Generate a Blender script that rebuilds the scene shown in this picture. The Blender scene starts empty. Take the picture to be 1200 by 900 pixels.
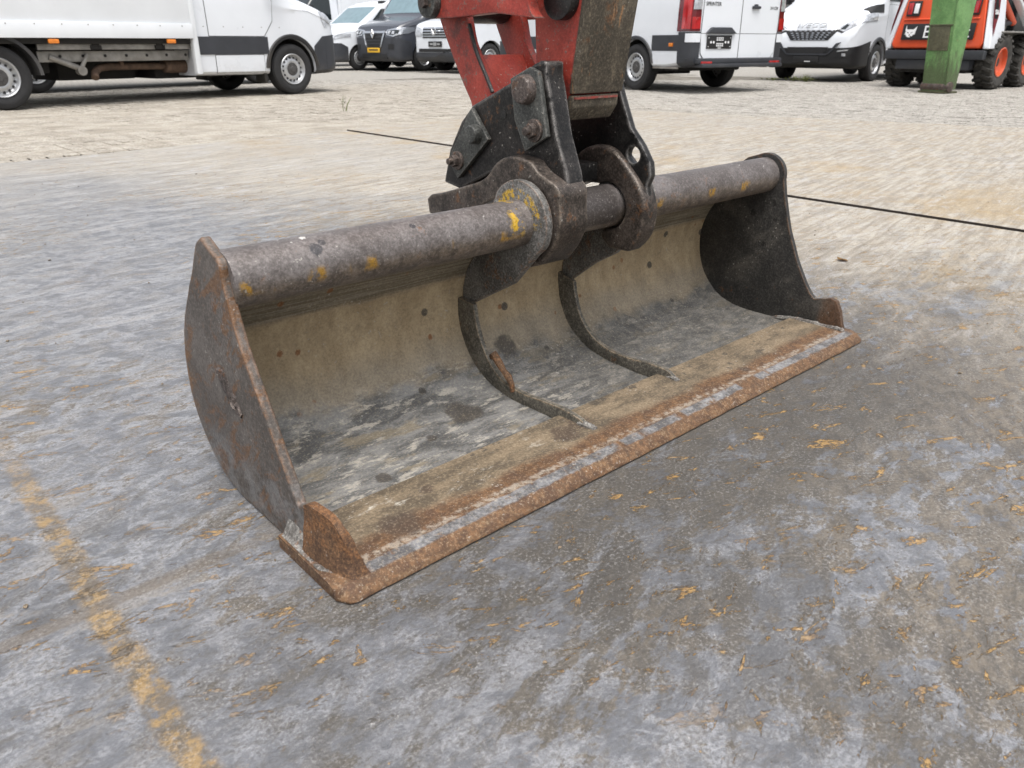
import bpy, bmesh, math, random
import numpy as np
from mathutils import Vector, Matrix, noise as mnoise
random.seed(7)
R = math.radians
S = bpy.context.scene
C = S.collection

# ------------------------------------------------------------------ camera
F_PX, CAM_H, HOR = 895.0, 0.70, 50.0
PITCH = math.atan((450 - HOR) / F_PX)
YAW = R(48.0)                       # heading of the lens from +X (X runs along the bucket, Y behind it)
cam_d = bpy.data.cameras.new('camera'); cam = bpy.data.objects.new('camera', cam_d); C.objects.link(cam)
cam.location = (0, 0, CAM_H); cam.rotation_euler = (R(90) - PITCH, 0, YAW - R(90))
cam_d.sensor_width = 36; cam_d.lens = F_PX / 1200 * 36; cam_d.clip_start = .05; cam_d.clip_end = 2000
cam_d.dof.use_dof = True; cam_d.dof.focus_distance = 1.6; cam_d.dof.aperture_fstop = 11
S.camera = cam

# ------------------------------------------------------------------ sky, sun, exposure
SUN_EL, SUN_AZ = R(70), R(235)      # azimuth: direction the light comes from, measured from +X towards +Y
w = bpy.data.worlds.new('World'); S.world = w; w.use_nodes = True
nt = w.node_tree; nt.nodes.clear()
sky = nt.nodes.new('ShaderNodeTexSky'); sky.sky_type = 'NISHITA'; sky.sun_disc = False
sky.sun_elevation = SUN_EL; sky.sun_rotation = R(90) - SUN_AZ
sky.air_density = 1.0; sky.dust_density = 6.0; sky.ozone_density = 1.0; sky.altitude = 0
hs = nt.nodes.new('ShaderNodeHueSaturation'); hs.inputs['Saturation'].default_value = .30
bg = nt.nodes.new('ShaderNodeBackground'); bg.inputs['Strength'].default_value = .15
ow = nt.nodes.new('ShaderNodeOutputWorld')
nt.links.new(sky.outputs[0], hs.inputs['Color']); nt.links.new(hs.outputs[0], bg.inputs['Color']); nt.links.new(bg.outputs[0], ow.inputs['Surface'])
sl = bpy.data.lights.new('overcast_sun', 'SUN'); sl.energy = .9; sl.angle = R(50); sl.color = (1, .97, .93)
so = bpy.data.objects.new('overcast_sun', sl); C.objects.link(so)
so.rotation_euler = Vector((math.cos(SUN_AZ)*math.cos(SUN_EL), math.sin(SUN_AZ)*math.cos(SUN_EL), math.sin(SUN_EL))).to_track_quat('Z', 'Y').to_euler()
so.location = (0, 0, 12)
S.view_settings.view_transform = 'Standard'; S.view_settings.look = 'None'
S.view_settings.exposure = 0.72; S.view_settings.gamma = 1

# ------------------------------------------------------------------ pixel helpers (1200x900 photograph): a pixel is a direction; depth comes from a plane
_F = Vector((math.cos(YAW)*math.cos(PITCH), math.sin(YAW)*math.cos(PITCH), -math.sin(PITCH)))
_R = Vector((math.sin(YAW), -math.cos(YAW), 0)); _U = _R.cross(_F)
def ray(u, v): return _F + _R*((u-600)/F_PX) - _U*((v-450)/F_PX)
def G(u, v, z=0):
    d = ray(u, v); return Vector((0, 0, CAM_H)) + d*((z-CAM_H)/d.z)
def PX(u, v, X):                    # (y, z) where the pixel's ray meets the plane x = X
    d = ray(u, v); p = Vector((0, 0, CAM_H)) + d*(X/d.x); return (p.y, p.z)

# ------------------------------------------------------------------ object helpers
def link(o, parent=None):
    C.objects.link(o)
    if parent is not None: o.parent = parent
    return o
def tag(o, label=None, cat=None, group=None, kind=None):
    if label: o['label'] = label
    if cat: o['category'] = cat
    if group: o['group'] = group
    if kind: o['kind'] = kind
    return o
def empty(name, loc=(0, 0, 0), rz=0, parent=None):
    o = bpy.data.objects.new(name, None); o.empty_display_size = .1; link(o, parent); o.location = loc; o.rotation_euler.z = rz; return o
def ob(name, bm, mats, parent=None, smooth=True, bev=0, seg=2, off=None, ang=38):
    me = bpy.data.meshes.new(name)
    if off is not None: bmesh.ops.translate(bm, verts=bm.verts, vec=-Vector(off))
    bmesh.ops.recalc_face_normals(bm, faces=bm.faces) if len(bm.faces) < 60000 else None
    if bev:
        es = [e for e in bm.edges if len(e.link_faces) == 2 and e.calc_face_angle(0) > R(28)]
        try: bmesh.ops.bevel(bm, geom=es, offset=bev, segments=seg, affect='EDGES', profile=.6, clamp_overlap=True)
        except Exception: pass
    for f in bm.faces: f.smooth = smooth
    if smooth:
        for e in bm.edges:
            if len(e.link_faces) == 2 and e.calc_face_angle(0) > R(ang): e.smooth = False
    bm.to_mesh(me); bm.free()
    for m in (mats if isinstance(mats, (list, tuple)) else [mats]): me.materials.append(m)
    return link(bpy.data.objects.new(name, me), parent)
def BM(): return bmesh.new()
def box(bm, c, s, rot=None, mi=0):
    r = bmesh.ops.create_cube(bm, size=1); M = Matrix.Translation(c) @ (rot.to_4x4() if rot else Matrix()) @ Matrix.Diagonal((*s, 1))
    bmesh.ops.transform(bm, matrix=M, verts=r['verts'])
    for v in r['verts']:
        for f in v.link_faces: f.material_index = mi
    return r['verts']
def bx(bm, x0, x1, y0, y1, z0, z1, mi=0): return box(bm, ((x0+x1)/2, (y0+y1)/2, (z0+z1)/2), (abs(x1-x0), abs(y1-y0), abs(z1-z0)), None, mi)
def cyl(bm, p, q, r, r2=None, n=24, mi=0, cap=True):
    p, q = Vector(p), Vector(q); d = q-p
    res = bmesh.ops.create_cone(bm, cap_ends=cap, segments=n, radius1=r, radius2=r if r2 is None else r2, depth=d.length)
    M = Matrix.Translation((p+q)/2) @ d.to_track_quat('Z', 'Y').to_matrix().to_4x4()
    bmesh.ops.transform(bm, matrix=M, verts=res['verts'])
    for v in res['verts']:
        for f in v.link_faces: f.material_index = mi
    return res['verts']
def prism_x(bm, yz, x0, x1, hole=None):     # polygon in y,z extruded along x (optionally with a round hole)
    a = [bm.verts.new((x0, y, z)) for y, z in yz]; b = [bm.verts.new((x1, y, z)) for y, z in yz]; n = len(yz)
    for i in range(n): bm.faces.new((a[i], a[(i+1) % n], b[(i+1) % n], b[i]))
    if hole is None:
        bm.faces.new(a); bm.faces.new(b[::-1])
    else:
        for ring, x in ((a, x0), (b, x1)):
            hv = [bm.verts.new((x, y, z)) for y, z in hole]; m = len(hole)
            ed = [bm.edges.get((ring[i], ring[(i+1) % n])) for i in range(n)] + [bm.edges.new((hv[i], hv[(i+1) % m])) for i in range(m)]
            bmesh.ops.triangle_fill(bm, edges=ed, use_beauty=True)
            if x == x0: h0 = hv
        for i in range(m): bm.faces.new((h0[i], h0[(i+1) % m], hv[(i+1) % m], hv[i]))
def circ(c, r, n=24, a0=0, a1=360, end=True):
    k = n if not end else n+1
    return [(c[0]+r*math.cos(R(a0+(a1-a0)*i/n)), c[1]+r*math.sin(R(a0+(a1-a0)*i/n))) for i in range(k)]
def spline(pts, n=12, closed=False):
    P = [Vector(p) for p in pts]; out = []
    m = len(P)
    for i in range(m if closed else m-1):
        p0 = P[(i-1) % m] if closed or i > 0 else P[0]*2-P[1]
        p1, p2 = P[i], P[(i+1) % m]
        p3 = P[(i+2) % m] if closed or i+2 < m else P[-1]*2-P[-2]
        for k in range(n):
            t = k/n
            out.append(.5*((2*p1)+(p2-p0)*t+(2*p0-5*p1+4*p2-p3)*t*t+(3*p1-p0-3*p2+p3)*t**3))
    if not closed: out.append(P[-1])
    return [tuple(p) for p in out]
def tube_path(bm, pts, rad, n=8):
    pts = [Vector(p) for p in pts]; rings = []
    for i, p in enumerate(pts):
        d = (pts[min(i+1, len(pts)-1)]-pts[max(i-1, 0)]).normalized(); q = d.to_track_quat('Z', 'Y')
        r = rad[i] if isinstance(rad, (list, tuple)) else rad
        rings.append([bm.verts.new(p + q @ Vector((r*math.cos(2*math.pi*k/n), r*math.sin(2*math.pi*k/n), 0))) for k in range(n)])
    for a, b in zip(rings, rings[1:]):
        for k in range(n): bm.faces.new((a[k], a[(k+1) % n], b[(k+1) % n], b[k]))
    bm.faces.new(rings[0][::-1]); bm.faces.new(rings[-1])
def lathe_y(bm, prof, n=40, mi=0):          # profile (y, r) turned round the y axis
    rings = []
    for y, r in prof:
        rings.append([bm.verts.new((r*math.cos(2*math.pi*k/n), y, r*math.sin(2*math.pi*k/n))) for k in range(n)] if r > 1e-5 else [bm.verts.new((0, y, 0))])
    for a, b in zip(rings, rings[1:]):
        for k in range(n):
            q = [a[k % len(a)], a[(k+1) % len(a)], b[(k+1) % len(b)], b[k % len(b)]]
            u = []
            for v in q:
                if v not in u: u.append(v)
            if len(u) > 2:
                f = bm.faces.new(u); f.material_index = mi

# ------------------------------------------------------------------ materials
class NB:
    def __init__(s, name, rough=.5, metal=0., spec=.5, col=(.5, .5, .5), coat=0):
        s.m = bpy.data.materials.new(name); s.m.use_nodes = True; s.t = s.m.node_tree
        s.b = s.t.nodes['Principled BSDF']; s.b.inputs['Roughness'].default_value = rough; s.b.inputs['Metallic'].default_value = metal
        s.b.inputs['Specular IOR Level'].default_value = spec; s.b.inputs['Base Color'].default_value = (*col, 1)
        if coat: s.b.inputs['Coat Weight'].default_value = coat; s.b.inputs['Coat Roughness'].default_value = .06
    def n(s, typ, **k):
        nd = s.t.nodes.new('ShaderNode'+typ)
        for a, v in k.items(): setattr(nd, a, v)
        return nd
    def put(s, sock, v):
        if hasattr(v, 'node') or isinstance(v, bpy.types.NodeSocket): s.t.links.new(v, sock)
        elif isinstance(v, tuple) and len(v) == 3 and sock.type == 'RGBA': sock.default_value = (*v, 1)
        else: sock.default_value = v
    def pos(s): return s.n('NewGeometry').outputs['Position']
    def obj(s): return s.n('TexCoord').outputs['Object']
    def nrm(s): return s.n('NewGeometry').outputs['Normal']
    def sep(s, v):
        nd = s.n('SeparateXYZ'); s.put(nd.inputs[0], v); return nd.outputs
    def map(s, v, scale=(1, 1, 1), rot=0, loc=(0, 0, 0), rx=(0, 0)):
        nd = s.n('Mapping'); s.put(nd.inputs['Vector'], v); nd.inputs['Location'].default_value = loc
        nd.inputs['Scale'].default_value = (1, 1, 1); nd.inputs['Rotation'].default_value = (rx[0], rx[1], rot)
        m2 = s.n('Mapping'); s.put(m2.inputs['Vector'], nd.outputs[0]); m2.inputs['Scale'].default_value = scale
        return m2.outputs[0]
    def noise(s, v, scale, det=4, rough=.55, dist=0, lac=2.0):
        nd = s.n('TexNoise'); s.put(nd.inputs['Vector'], v); nd.inputs['Scale'].default_value = scale; nd.inputs['Detail'].default_value = det
        nd.inputs['Roughness'].default_value = rough; nd.inputs['Distortion'].default_value = dist; return nd.outputs['Fac']
    def voro(s, v, scale, rand=1, feat='F1'):
        nd = s.n('TexVoronoi', feature=feat); s.put(nd.inputs['Vector'], v); nd.inputs['Scale'].default_value = scale; nd.inputs['Randomness'].default_value = rand
        return nd.outputs
    def m_(s, op, a, b=0., clamp=False, c=None):
        nd = s.n('Math', operation=op, use_clamp=clamp); s.put(nd.inputs[0], a); s.put(nd.inputs[1], b)
        if c is not None: s.put(nd.inputs[2], c)
        return nd.outputs[0]
    def step(s, v, a, b):           # smooth step from a to b
        nd = s.n('MapRange', interpolation_type='SMOOTHSTEP'); s.put(nd.inputs['Value'], v)
        lo, hi, t0, t1 = (a, b, 0., 1.) if a < b else (b, a, 1., 0.)
        nd.inputs['From Min'].default_value = lo; nd.inputs['From Max'].default_value = hi
        nd.inputs['To Min'].default_value = t0; nd.inputs['To Max'].default_value = t1
        return nd.outputs[0]
    def mix(s, f, a, b, blend='MIX'):
        nd = s.n('Mix', data_type='RGBA', blend_type=blend); s.put(nd.inputs[0], f); s.put(nd.inputs[6], a); s.put(nd.inputs[7], b); return nd.outputs[2]
    def mixf(s, f, a, b):
        nd = s.n('Mix', data_type='FLOAT'); s.put(nd.inputs[0], f); s.put(nd.inputs[2], a); s.put(nd.inputs[3], b); return nd.outputs[0]
    def mul(s, a, b): return s.m_('MULTIPLY', a, b)
    def add(s, a, b): return s.m_('ADD', a, b)
    def edge(s, rad=.008, samples=4):    # 1 near sharp edges of the metal
        bv = s.n('Bevel', samples=samples); bv.inputs['Radius'].default_value = rad
        d = s.n('VectorMath', operation='DOT_PRODUCT'); s.put(d.inputs[0], bv.outputs[0]); s.put(d.inputs[1], s.nrm())
        return s.step(d.outputs['Value'], .998, .88)
    def blob(s, v, c, r, soft=.35, squash=(1, 1, 1)):    # stain of radius r round the point c, its rim roughened by noise
        nd = s.n('VectorMath', operation='SUBTRACT'); s.put(nd.inputs[0], v); nd.inputs[1].default_value = c
        n2 = s.n('VectorMath', operation='MULTIPLY'); s.put(n2.inputs[0], nd.outputs[0]); n2.inputs[1].default_value = squash
        l = s.n('VectorMath', operation='LENGTH'); s.put(l.inputs[0], n2.outputs[0])
        q = s.add(s.m_('DIVIDE', l.outputs['Value'], r), s.mul(s.m_('SUBTRACT', s.noise(v, 1.1/r, 3), .5), 1.1))
        return s.step(q, 1+soft*.5, 1-soft*.5)
    def done(s, col=None, rough=None, bump=None, bstr=.3, bdist=.004, metal=None):
        if col is not None: s.put(s.b.inputs['Base Color'], col)
        if rough is not None: s.put(s.b.inputs['Roughness'], rough)
        if metal is not None: s.put(s.b.inputs['Metallic'], metal)
        if bump is not None:
            nd = s.n('Bump'); nd.inputs['Strength'].default_value = bstr; nd.inputs['Distance'].default_value = bdist
            s.put(nd.inputs['Height'], bump); s.put(s.b.inputs['Normal'], nd.outputs[0])
        return s.m

def simple(name, col, rough=.5, metal=0, spec=.5, coat=0, var=.12, sc=6, dirt=None):
    b = NB(name, rough, metal, spec, col, coat); p = b.obj()
    n = b.noise(p, sc, 5, .6)
    c = b.mix(b.step(n, .3, .7), tuple(x*(1-var) for x in col), tuple(min(1, x*(1+var*.6)) for x in col))
    if dirt:
        z = b.sep(p)[2]
        k = b.mul(b.step(b.add(z, b.mul(b.m_('SUBTRACT', b.noise(p, 4, 6, .7), .5), .8)), dirt[1], dirt[1]*.2), dirt[2])
        c = b.mix(k, c, dirt[0])
    return b.done(c, b.mixf(n, rough*.85, min(1, rough*1.2)))

MT = {}
DUST = (.30, .26, .20)
MT['white'] = simple('white_vehicle_paint', (.72, .75, .79), .28, coat=.6, var=.03, sc=1.5, dirt=(DUST, .5, .22))
MT['whitebox'] = simple('white_box_panel', (.76, .79, .82), .4, var=.04, sc=2.0)
MT['grey_paint'] = simple('dark_grey_vehicle_paint', (.040, .045, .058), .25, coat=.8, var=.06, sc=2, dirt=(DUST, .4, .12))
MT['plastic'] = simple('dark_grey_plastic', (.034, .037, .044), .5, var=.15, sc=5, dirt=(DUST, .45, .12))
MT['black'] = simple('black_plastic', (.012, .012, .013), .5, var=.2, sc=6, dirt=((.1, .085, .065), .35, .3))
MT['under'] = simple('dark_underbody', (.018, .017, .016), .8, var=.4, sc=6)
MT['rubber'] = simple('tyre_rubber', (.022, .022, .023), .75, var=.3, sc=14)
MT['rubber_dusty'] = simple('dusty_tyre_rubber', (.05, .047, .042), .85, var=.5, sc=9)
MT['rim'] = simple('silver_wheel_paint', (.50, .51, .52), .35, .6, var=.15, sc=10)
MT['chrome'] = simple('chrome_trim', (.72, .73, .75), .15, 1, var=.05)
MT['glass'] = simple('dark_window_glass', (.012, .018, .020), .06, spec=.8, var=.1)
MT['screen'] = simple('windscreen_glass', (.16, .24, .27), .05, spec=.9, var=.1)
MT['lamp'] = simple('clear_lamp_lens', (.55, .57, .60), .12, .4, var=.3, sc=22, coat=1)
MT['redlens'] = simple('red_lamp_lens', (.42, .012, .014), .12, var=.3, sc=9, coat=1)
MT['darkred'] = simple('dark_red_lens', (.12, .006, .010), .15, var=.3, coat=1)
MT['amber'] = simple('amber_lens', (.75, .22, .02), .25, var=.2, coat=.5)
MT['grey_steel'] = simple('galvanised_frame', (.30, .29, .27), .55, .3, var=.3, sc=7, dirt=((.16, .12, .08), .6, .5))
MT['exhaust'] = simple('rusty_exhaust', (.13, .085, .06), .8, .2, var=.4, sc=12)
MT['yellow_plate'] = simple('yellow_number_plate', (.72, .42, .03), .4, var=.05)
MT['ink'] = simple('black_print', (.015, .015, .016), .5)
MT['whiteprint'] = simple('white_print', (.78, .79, .80), .45, var=.04)
MT['orange_red'] = simple('orange_red_paint', (.70, .085, .022), .35, coat=.3, var=.08, sc=3, dirt=((.30, .16, .09), .6, .25))
MT['red_decal'] = simple('dark_red_decal', (.30, .02, .03), .4)
MT['weed'] = simple('weed_leaf', (.13, .15, .045), .6, var=.4, sc=30)
MT['leaf'] = simple('dry_leaf', (.25, .15, .06), .8, var=.3, sc=60)

def mat_plate():
    b = NB('worn_steel_plate', .4, 0, .5); p = b.pos(); x, y, z = b.sep(p)
    big = b.noise(p, .8, 4, .5); big2 = b.noise(b.map(p, loc=(7, 3, 0)), 1.5, 5, .55)
    vA = b.map(p, (1, 3.4, 1), R(-4)); vB = b.map(p, (1, 2.3, 1), R(36)); vC = b.map(p, (1, 2.6, 1), R(-30)); vD = b.map(p, (1, 14, 1), R(-9))
    sA = b.noise(vA, 3.6, 13, .74, .6); sB = b.noise(vB, 5.0, 13, .74, .9); sC = b.noise(vC, 7.5, 12, .74, .5)
    fine = b.noise(p, 70, 5, .72); mid = b.noise(p, 17, 10, .72, .6)
    # how far the sand of the yard has been carried over the plates
    reach = b.add(b.mul(b.m_('MAXIMUM', b.m_('SUBTRACT', x, 1.15), 0.), .27), b.mul(b.m_('MAXIMUM', b.m_('SUBTRACT', y, 1.4), 0.), .10))
    right = b.step(b.m_('SUBTRACT', x, b.mul(y, .55)), -.5, .9)       # more mud on the side where machines turn
    grain = b.noise(b.map(p, (1, 1.8, 1), R(12)), 42, 9, .76, .4)
    steel = b.mix(b.step(mid, .41, .59), (.128, .133, .146), (.232, .238, .254))
    steel = b.mix(b.mul(b.step(b.add(b.mul(sB, .7), b.mul(mid, .3)), .50, .545), .52), steel, (.305, .311, .328))
    steel = b.mix(b.mul(b.step(grain, .52, .57), .42), steel, (.105, .098, .086)); steel = b.mix(b.mul(b.step(grain, .43, .39), .28), steel, (.34, .345, .358))
    # brown mud smears in crossing directions
    dm = b.add(b.add(b.mul(sA, .40), b.mul(sB, .32)), b.mul(sC, .28))
    dm = b.add(dm, b.mul(b.m_('SUBTRACT', big, .5), .36)); dm = b.add(dm, b.mul(b.m_('SUBTRACT', right, .45), .085)); dm = b.add(dm, b.mul(b.m_('SUBTRACT', mid, .5), .22))
    mudm = b.step(b.add(dm, b.mul(b.m_('SUBTRACT', grain, .5), .12)), .490, .522)
    mud = b.mix(b.step(b.add(b.mul(b.noise(vC, 16, 9, .74), .6), b.mul(grain, .4)), .42, .58), (.075, .063, .048), (.180, .150, .112))
    c = b.mix(b.mul(mudm, .86), steel, mud)
    thin = b.step(b.add(b.mul(sC, .6), b.mul(mid, .4)), .50, .545); c = b.mix(b.mul(thin, .40), c, (.118, .104, .086))
    # dark damp patches, then the painted shadow before the lip
    dk = b.mul(b.step(b.add(big2, b.mul(b.m_('SUBTRACT', sC, .5), .7)), .50, .62), .55)
    dk = b.mul(dk, b.step(b.m_('ABSOLUTE', b.m_('SUBTRACT', y, .75)), 1.6, .2))
    c = b.mix(dk, c, (.070, .067, .064))
    front = b.mul(b.mul(b.step(b.m_('ABSOLUTE', b.m_('SUBTRACT', b.add(y, b.mul(sA, .4)), .86)), .36, .03), b.step(b.m_('ABSOLUTE', b.m_('SUBTRACT', x, 1.0)), 1.25, .6)), b.step(dm, .40, .52))  # damp dirt plus the lip's shadow, both darkened into the plate colour
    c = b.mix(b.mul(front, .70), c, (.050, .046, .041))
    # sand film
    sf = b.step(b.add(reach, b.mul(b.m_('SUBTRACT', b.add(b.mul(sA, .6), b.mul(big, .4)), .5), 1.1)), .14, .56)
    sand = b.mix(b.step(b.noise(vD, 2.4, 10, .70, .5), .38, .62), (.285, .250, .200), (.47, .435, .372))
    sand = b.mix(b.mul(b.step(sB, .50, .62), b.mul(b.step(x, 2.2, 4.2), .55)), sand, (.36, .26, .135))
    och = b.mul(b.step(b.add(b.mul(big2, .6), b.mul(sA, .4)), .50, .60), b.mul(b.step(x, 1.7, 2.8), b.step(x, 6.0, 4.0))); sand = b.mix(b.mul(och, .60), sand, b.mix(b.step(grain, .42, .58), (.30, .205, .090), (.45, .335, .175)))
    sand = b.mix(b.mul(b.step(sA, .55, .62), .5), sand, (.50, .50, .51)); sand = b.mix(b.mul(b.step(sC, .53, .58), .35), sand, (.235, .210, .175))
    c = b.mix(b.mul(sf, .82), c, sand)
    # sky sheen painted as pale smears on the open left side
    pale = b.mul(b.step(b.add(b.mul(sA, .7), b.mul(sC, .3)), .50, .60), b.step(b.m_('SUBTRACT', b.mul(x, 1.4), y), .3, -1.4)); c = b.mix(b.mul(pale, .55), c, (.37, .374, .388))
    # bright rust scraped up in flakes
    yn = b.noise(b.map(p, (1, 2.6, 1), R(20)), 11, 10, .76, .7)
    ym = b.mul(b.step(yn, .575, .600), b.step(b.add(big, b.mul(right, .12)), .45, .56))
    yn2 = b.noise(b.map(p, (1, 2.2, 1), R(-15), loc=(3, 1, 0)), 19, 10, .76, .5)
    ym2 = b.mul(b.step(yn2, .590, .615), b.step(b.add(big2, b.mul(right, .05)), .49, .57))
    ym = b.m_('MAXIMUM', ym, ym2); ym = b.mul(b.mul(ym, b.step(reach, 1.0, .25)), b.step(b.noise(p, 110, 4, .7), .38, .47))
    rustc = b.mix(b.step(fine, .35, .65), (.25, .140, .045), (.47, .285, .085))
    c = b.mix(b.mul(ym, .80), c, rustc)
    # old rusty line across the plates and a mud line square to it
    wob = b.mul(b.m_('SUBTRACT', b.noise(p, 6, 8, .75), .5), .034)
    ln = b.step(b.m_('ABSOLUTE', b.m_('SUBTRACT', b.add(x, wob), .135)), .024, .011)
    ln = b.mul(ln, b.step(b.noise(p, 34, 10, .80), .40, .50)); ln = b.mul(ln, b.step(y, 1.9, 1.2))
    c = b.mix(b.mul(ln, .85), c, b.mix(b.step(b.noise(p, 26, 8, .75), .46, .58), (.130, .104, .074), (.315, .205, .080)))
    l2 = b.step(b.m_('ABSOLUTE', b.m_('SUBTRACT', b.add(y, b.mul(wob, .5)), .988)), .016, .009)
    l2 = b.mul(l2, b.step(b.noise(p, 24, 8, .75), .36, .48)); l2 = b.mul(l2, b.step(x, .55, .2))
    c = b.mix(b.mul(l2, .75), c, (.140, .118, .096))
    # scratches and pale flecks
    sc1 = b.step(b.noise(b.map(p, (1, 45, 1), R(27)), 4, 4, .6, .3), .64, .69); sc2 = b.step(b.noise(b.map(p, (1, 50, 1), R(-12), loc=(5, 2, 0)), 3.4, 4, .6, .3), .64, .69)
    scm = b.mul(b.m_('MAXIMUM', sc1, sc2), b.step(b.noise(p, 4, 4), .50, .60))
    c = b.mix(b.mul(scm, .18), c, (.42, .41, .40))
    fl = b.mul(b.step(b.noise(p, 120, 4, .7), .63, .67), b.step(mid, .50, .60))
    c = b.mix(b.mul(fl, .55), c, (.50, .49, .47))
    g4 = b.noise(p, 190, 4, .75); gm = b.mixf(b.step(mid, .42, .58), .12, .42); c = b.mix(b.mul(b.step(g4, .50, .42), gm), c, (.055, .050, .045)); c = b.mix(b.mul(b.step(g4, .53, .61), b.mul(gm, .75)), c, (.40, .395, .385))
    pit = b.step(b.noise(p, 85, 4, .7), .39, .34)
    c = b.mix(b.mul(pit, .5), c, (.05, .046, .042))
    rg = b.add(b.mixf(mudm, .34, .62), b.mul(sf, .16)); rg = b.add(rg, b.mul(b.m_('SUBTRACT', fine, .5), .35))
    h = b.add(b.mul(dm, .9), b.add(b.mul(fine, .30), b.mul(ym, .25)))
    return b.done(c, rg, b.add(h, b.mul(grain, .35)), .9, .006)
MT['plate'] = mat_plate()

def mat_yard(name, brick, joint=False):
    b = NB(name, .9, 0, .25); p = b.pos(); x, y, z = b.sep(p)
    n1 = b.noise(p, .55, 5, .6); n2 = b.noise(p, 3.2, 7, .65); n3 = b.noise(p, 26, 6, .7); vs = b.map(p, (1, 6, 1), R(9)); st = b.noise(vs, .9, 8, .62, .4)
    sand = b.mix(b.step(n2, .33, .67), (.275, .245, .200), (.410, .378, .322)); sand = b.mix(b.mul(b.step(st, .52, .62), .5), sand, (.195, .172, .142))
    grey = b.mix(b.step(n3, .35, .65), (.235, .222, .200), (.40, .385, .352))
    k = b.step(b.add(b.m_('SUBTRACT', x, b.mul(y, .35)), b.mul(b.m_('SUBTRACT', n1, .5), 5)), 2.5, 7.5)
    far = b.step(b.add(y, b.mul(b.m_('SUBTRACT', n1, .5), 4)), 11.5, 14.5)
    k = b.m_('MAXIMUM', k, far)
    if joint: grey = b.mix(b.step(n2, .4, .6), (.085, .076, .062), (.20, .185, .155))
    c = b.mix(k, sand, grey)
    if brick:
        inf = b.n('ObjectInfo').outputs['Random']
        wn = b.n('TexWhiteNoise'); wn.noise_dimensions = '2D'
        q = b.n('VectorMath', operation='FLOOR'); m = b.n('VectorMath', operation='MULTIPLY'); b.put(m.inputs[0], p); m.inputs[1].default_value = (1/.108, 1/.1075, 0); b.put(q.inputs[0], m.outputs[0]); b.put(wn.inputs['Vector'], q.outputs[0])
        c = b.mix(.30, c, b.mix(wn.outputs['Value'], (.15, .135, .115), (.46, .435, .395)))
    c = b.mix(b.mul(b.step(n3, .36, .27), .5), c, (.12, .10, .08))
    c = b.mix(b.mul(b.step(n3, .64, .72), .4), c, (.62, .58, .50))
    if not brick:       # beyond the modelled bricks the joints only show as a fine pattern
        br = b.n('TexBrick'); b.put(br.inputs['Vector'], p); br.inputs['Scale'].default_value = 1; br.inputs['Brick Width'].default_value = .105; br.inputs['Row Height'].default_value = .21; br.inputs['Mortar Size'].default_value = .008
        c = b.mix(b.mul(br.outputs['Fac'], b.mul(k, .5)), c, (.16, .145, .12))
    g4 = b.noise(p, 75, 4, .75); c = b.mix(b.mul(b.step(g4, .49, .40), .5), c, (.115, .100, .080)); c = b.mix(b.mul(b.step(g4, .54, .62), .4), c, (.56, .53, .47))
    return b.done(c, None, b.add(b.mul(n3, .5), n2), .8, .014)
MT['plate_edge'] = simple('rusty_plate_edge', (.035, .026, .020), .8, var=.4, sc=20)
MT['yard'] = mat_yard('sandy_yard', False); MT['brick'] = mat_yard('sandy_paving_brick', True); MT['joint'] = mat_yard('joint_sand', False, True)

RUST_D, RUST_M, RUST_L = (.10, .045, .020), (.23, .105, .040), (.36, .185, .075)
def worn(name, c1, c2, rust=.3, rough=.55, sc=9, edge=.8, metal=.15, extra=None, er=.007, edgecol=RUST_M, pits=True, grit=.5):
    b = NB(name, rough, metal, .45); p = b.pos()
    n1 = b.noise(p, sc, 8, .65, .3); n2 = b.noise(p, sc*5, 6, .7); n3 = b.noise(p, sc*22, 4, .65)
    c = b.mix(b.step(b.add(b.mul(n1, .65), b.mul(n2, .35)), .40, .60), c1, c2)
    rm = b.step(b.add(b.mul(n2, .5), b.mul(b.noise(p, sc*.9, 6, .65), .5)), .60-rust*.22, .66-rust*.16)
    rc = b.mix(b.step(n3, .35, .65), RUST_D, RUST_M)
    c = b.mix(b.mul(rm, .75), c, rc)
    if edge:
        e = b.mul(b.edge(er), edge); e = b.mul(e, b.step(b.add(b.mul(n2, .6), b.mul(n1, .4)), .39, .52)); c = b.mix(e, c, b.mix(n3, edgecol, tuple(min(1, k*1.7) for k in edgecol)))
    if extra: c = extra(b, p, c, n1, n2, n3)
    pm = b.step(n3, .36, .29)
    if pits: c = b.mix(b.mul(pm, .5), c, (.03, .026, .022))
    g4 = b.noise(p, 210, 4, .75); g5 = b.noise(p, 90, 5, .75)
    c = b.mix(b.mul(b.step(g4, .50, .40), grit), c, tuple(k*.35 for k in c1)); c = b.mix(b.mul(b.step(g4, .53, .62), grit*.8), c, tuple(min(1, k*1.9) for k in c2))
    c = b.mix(b.mul(b.step(g5, .54, .60), grit*.7), c, tuple(k*.5 for k in c1))
    fl = b.mul(b.step(b.noise(p, 150, 2), .66, .70), b.step(n1, .46, .58)); c = b.mix(b.mul(fl, .6), c, (.42, .40, .36))
    return b.done(c, b.add(b.mul(n2, .35), rough-.17), b.add(b.mul(n2, .5), b.mul(n3, .5)), .45, .0025)

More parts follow.
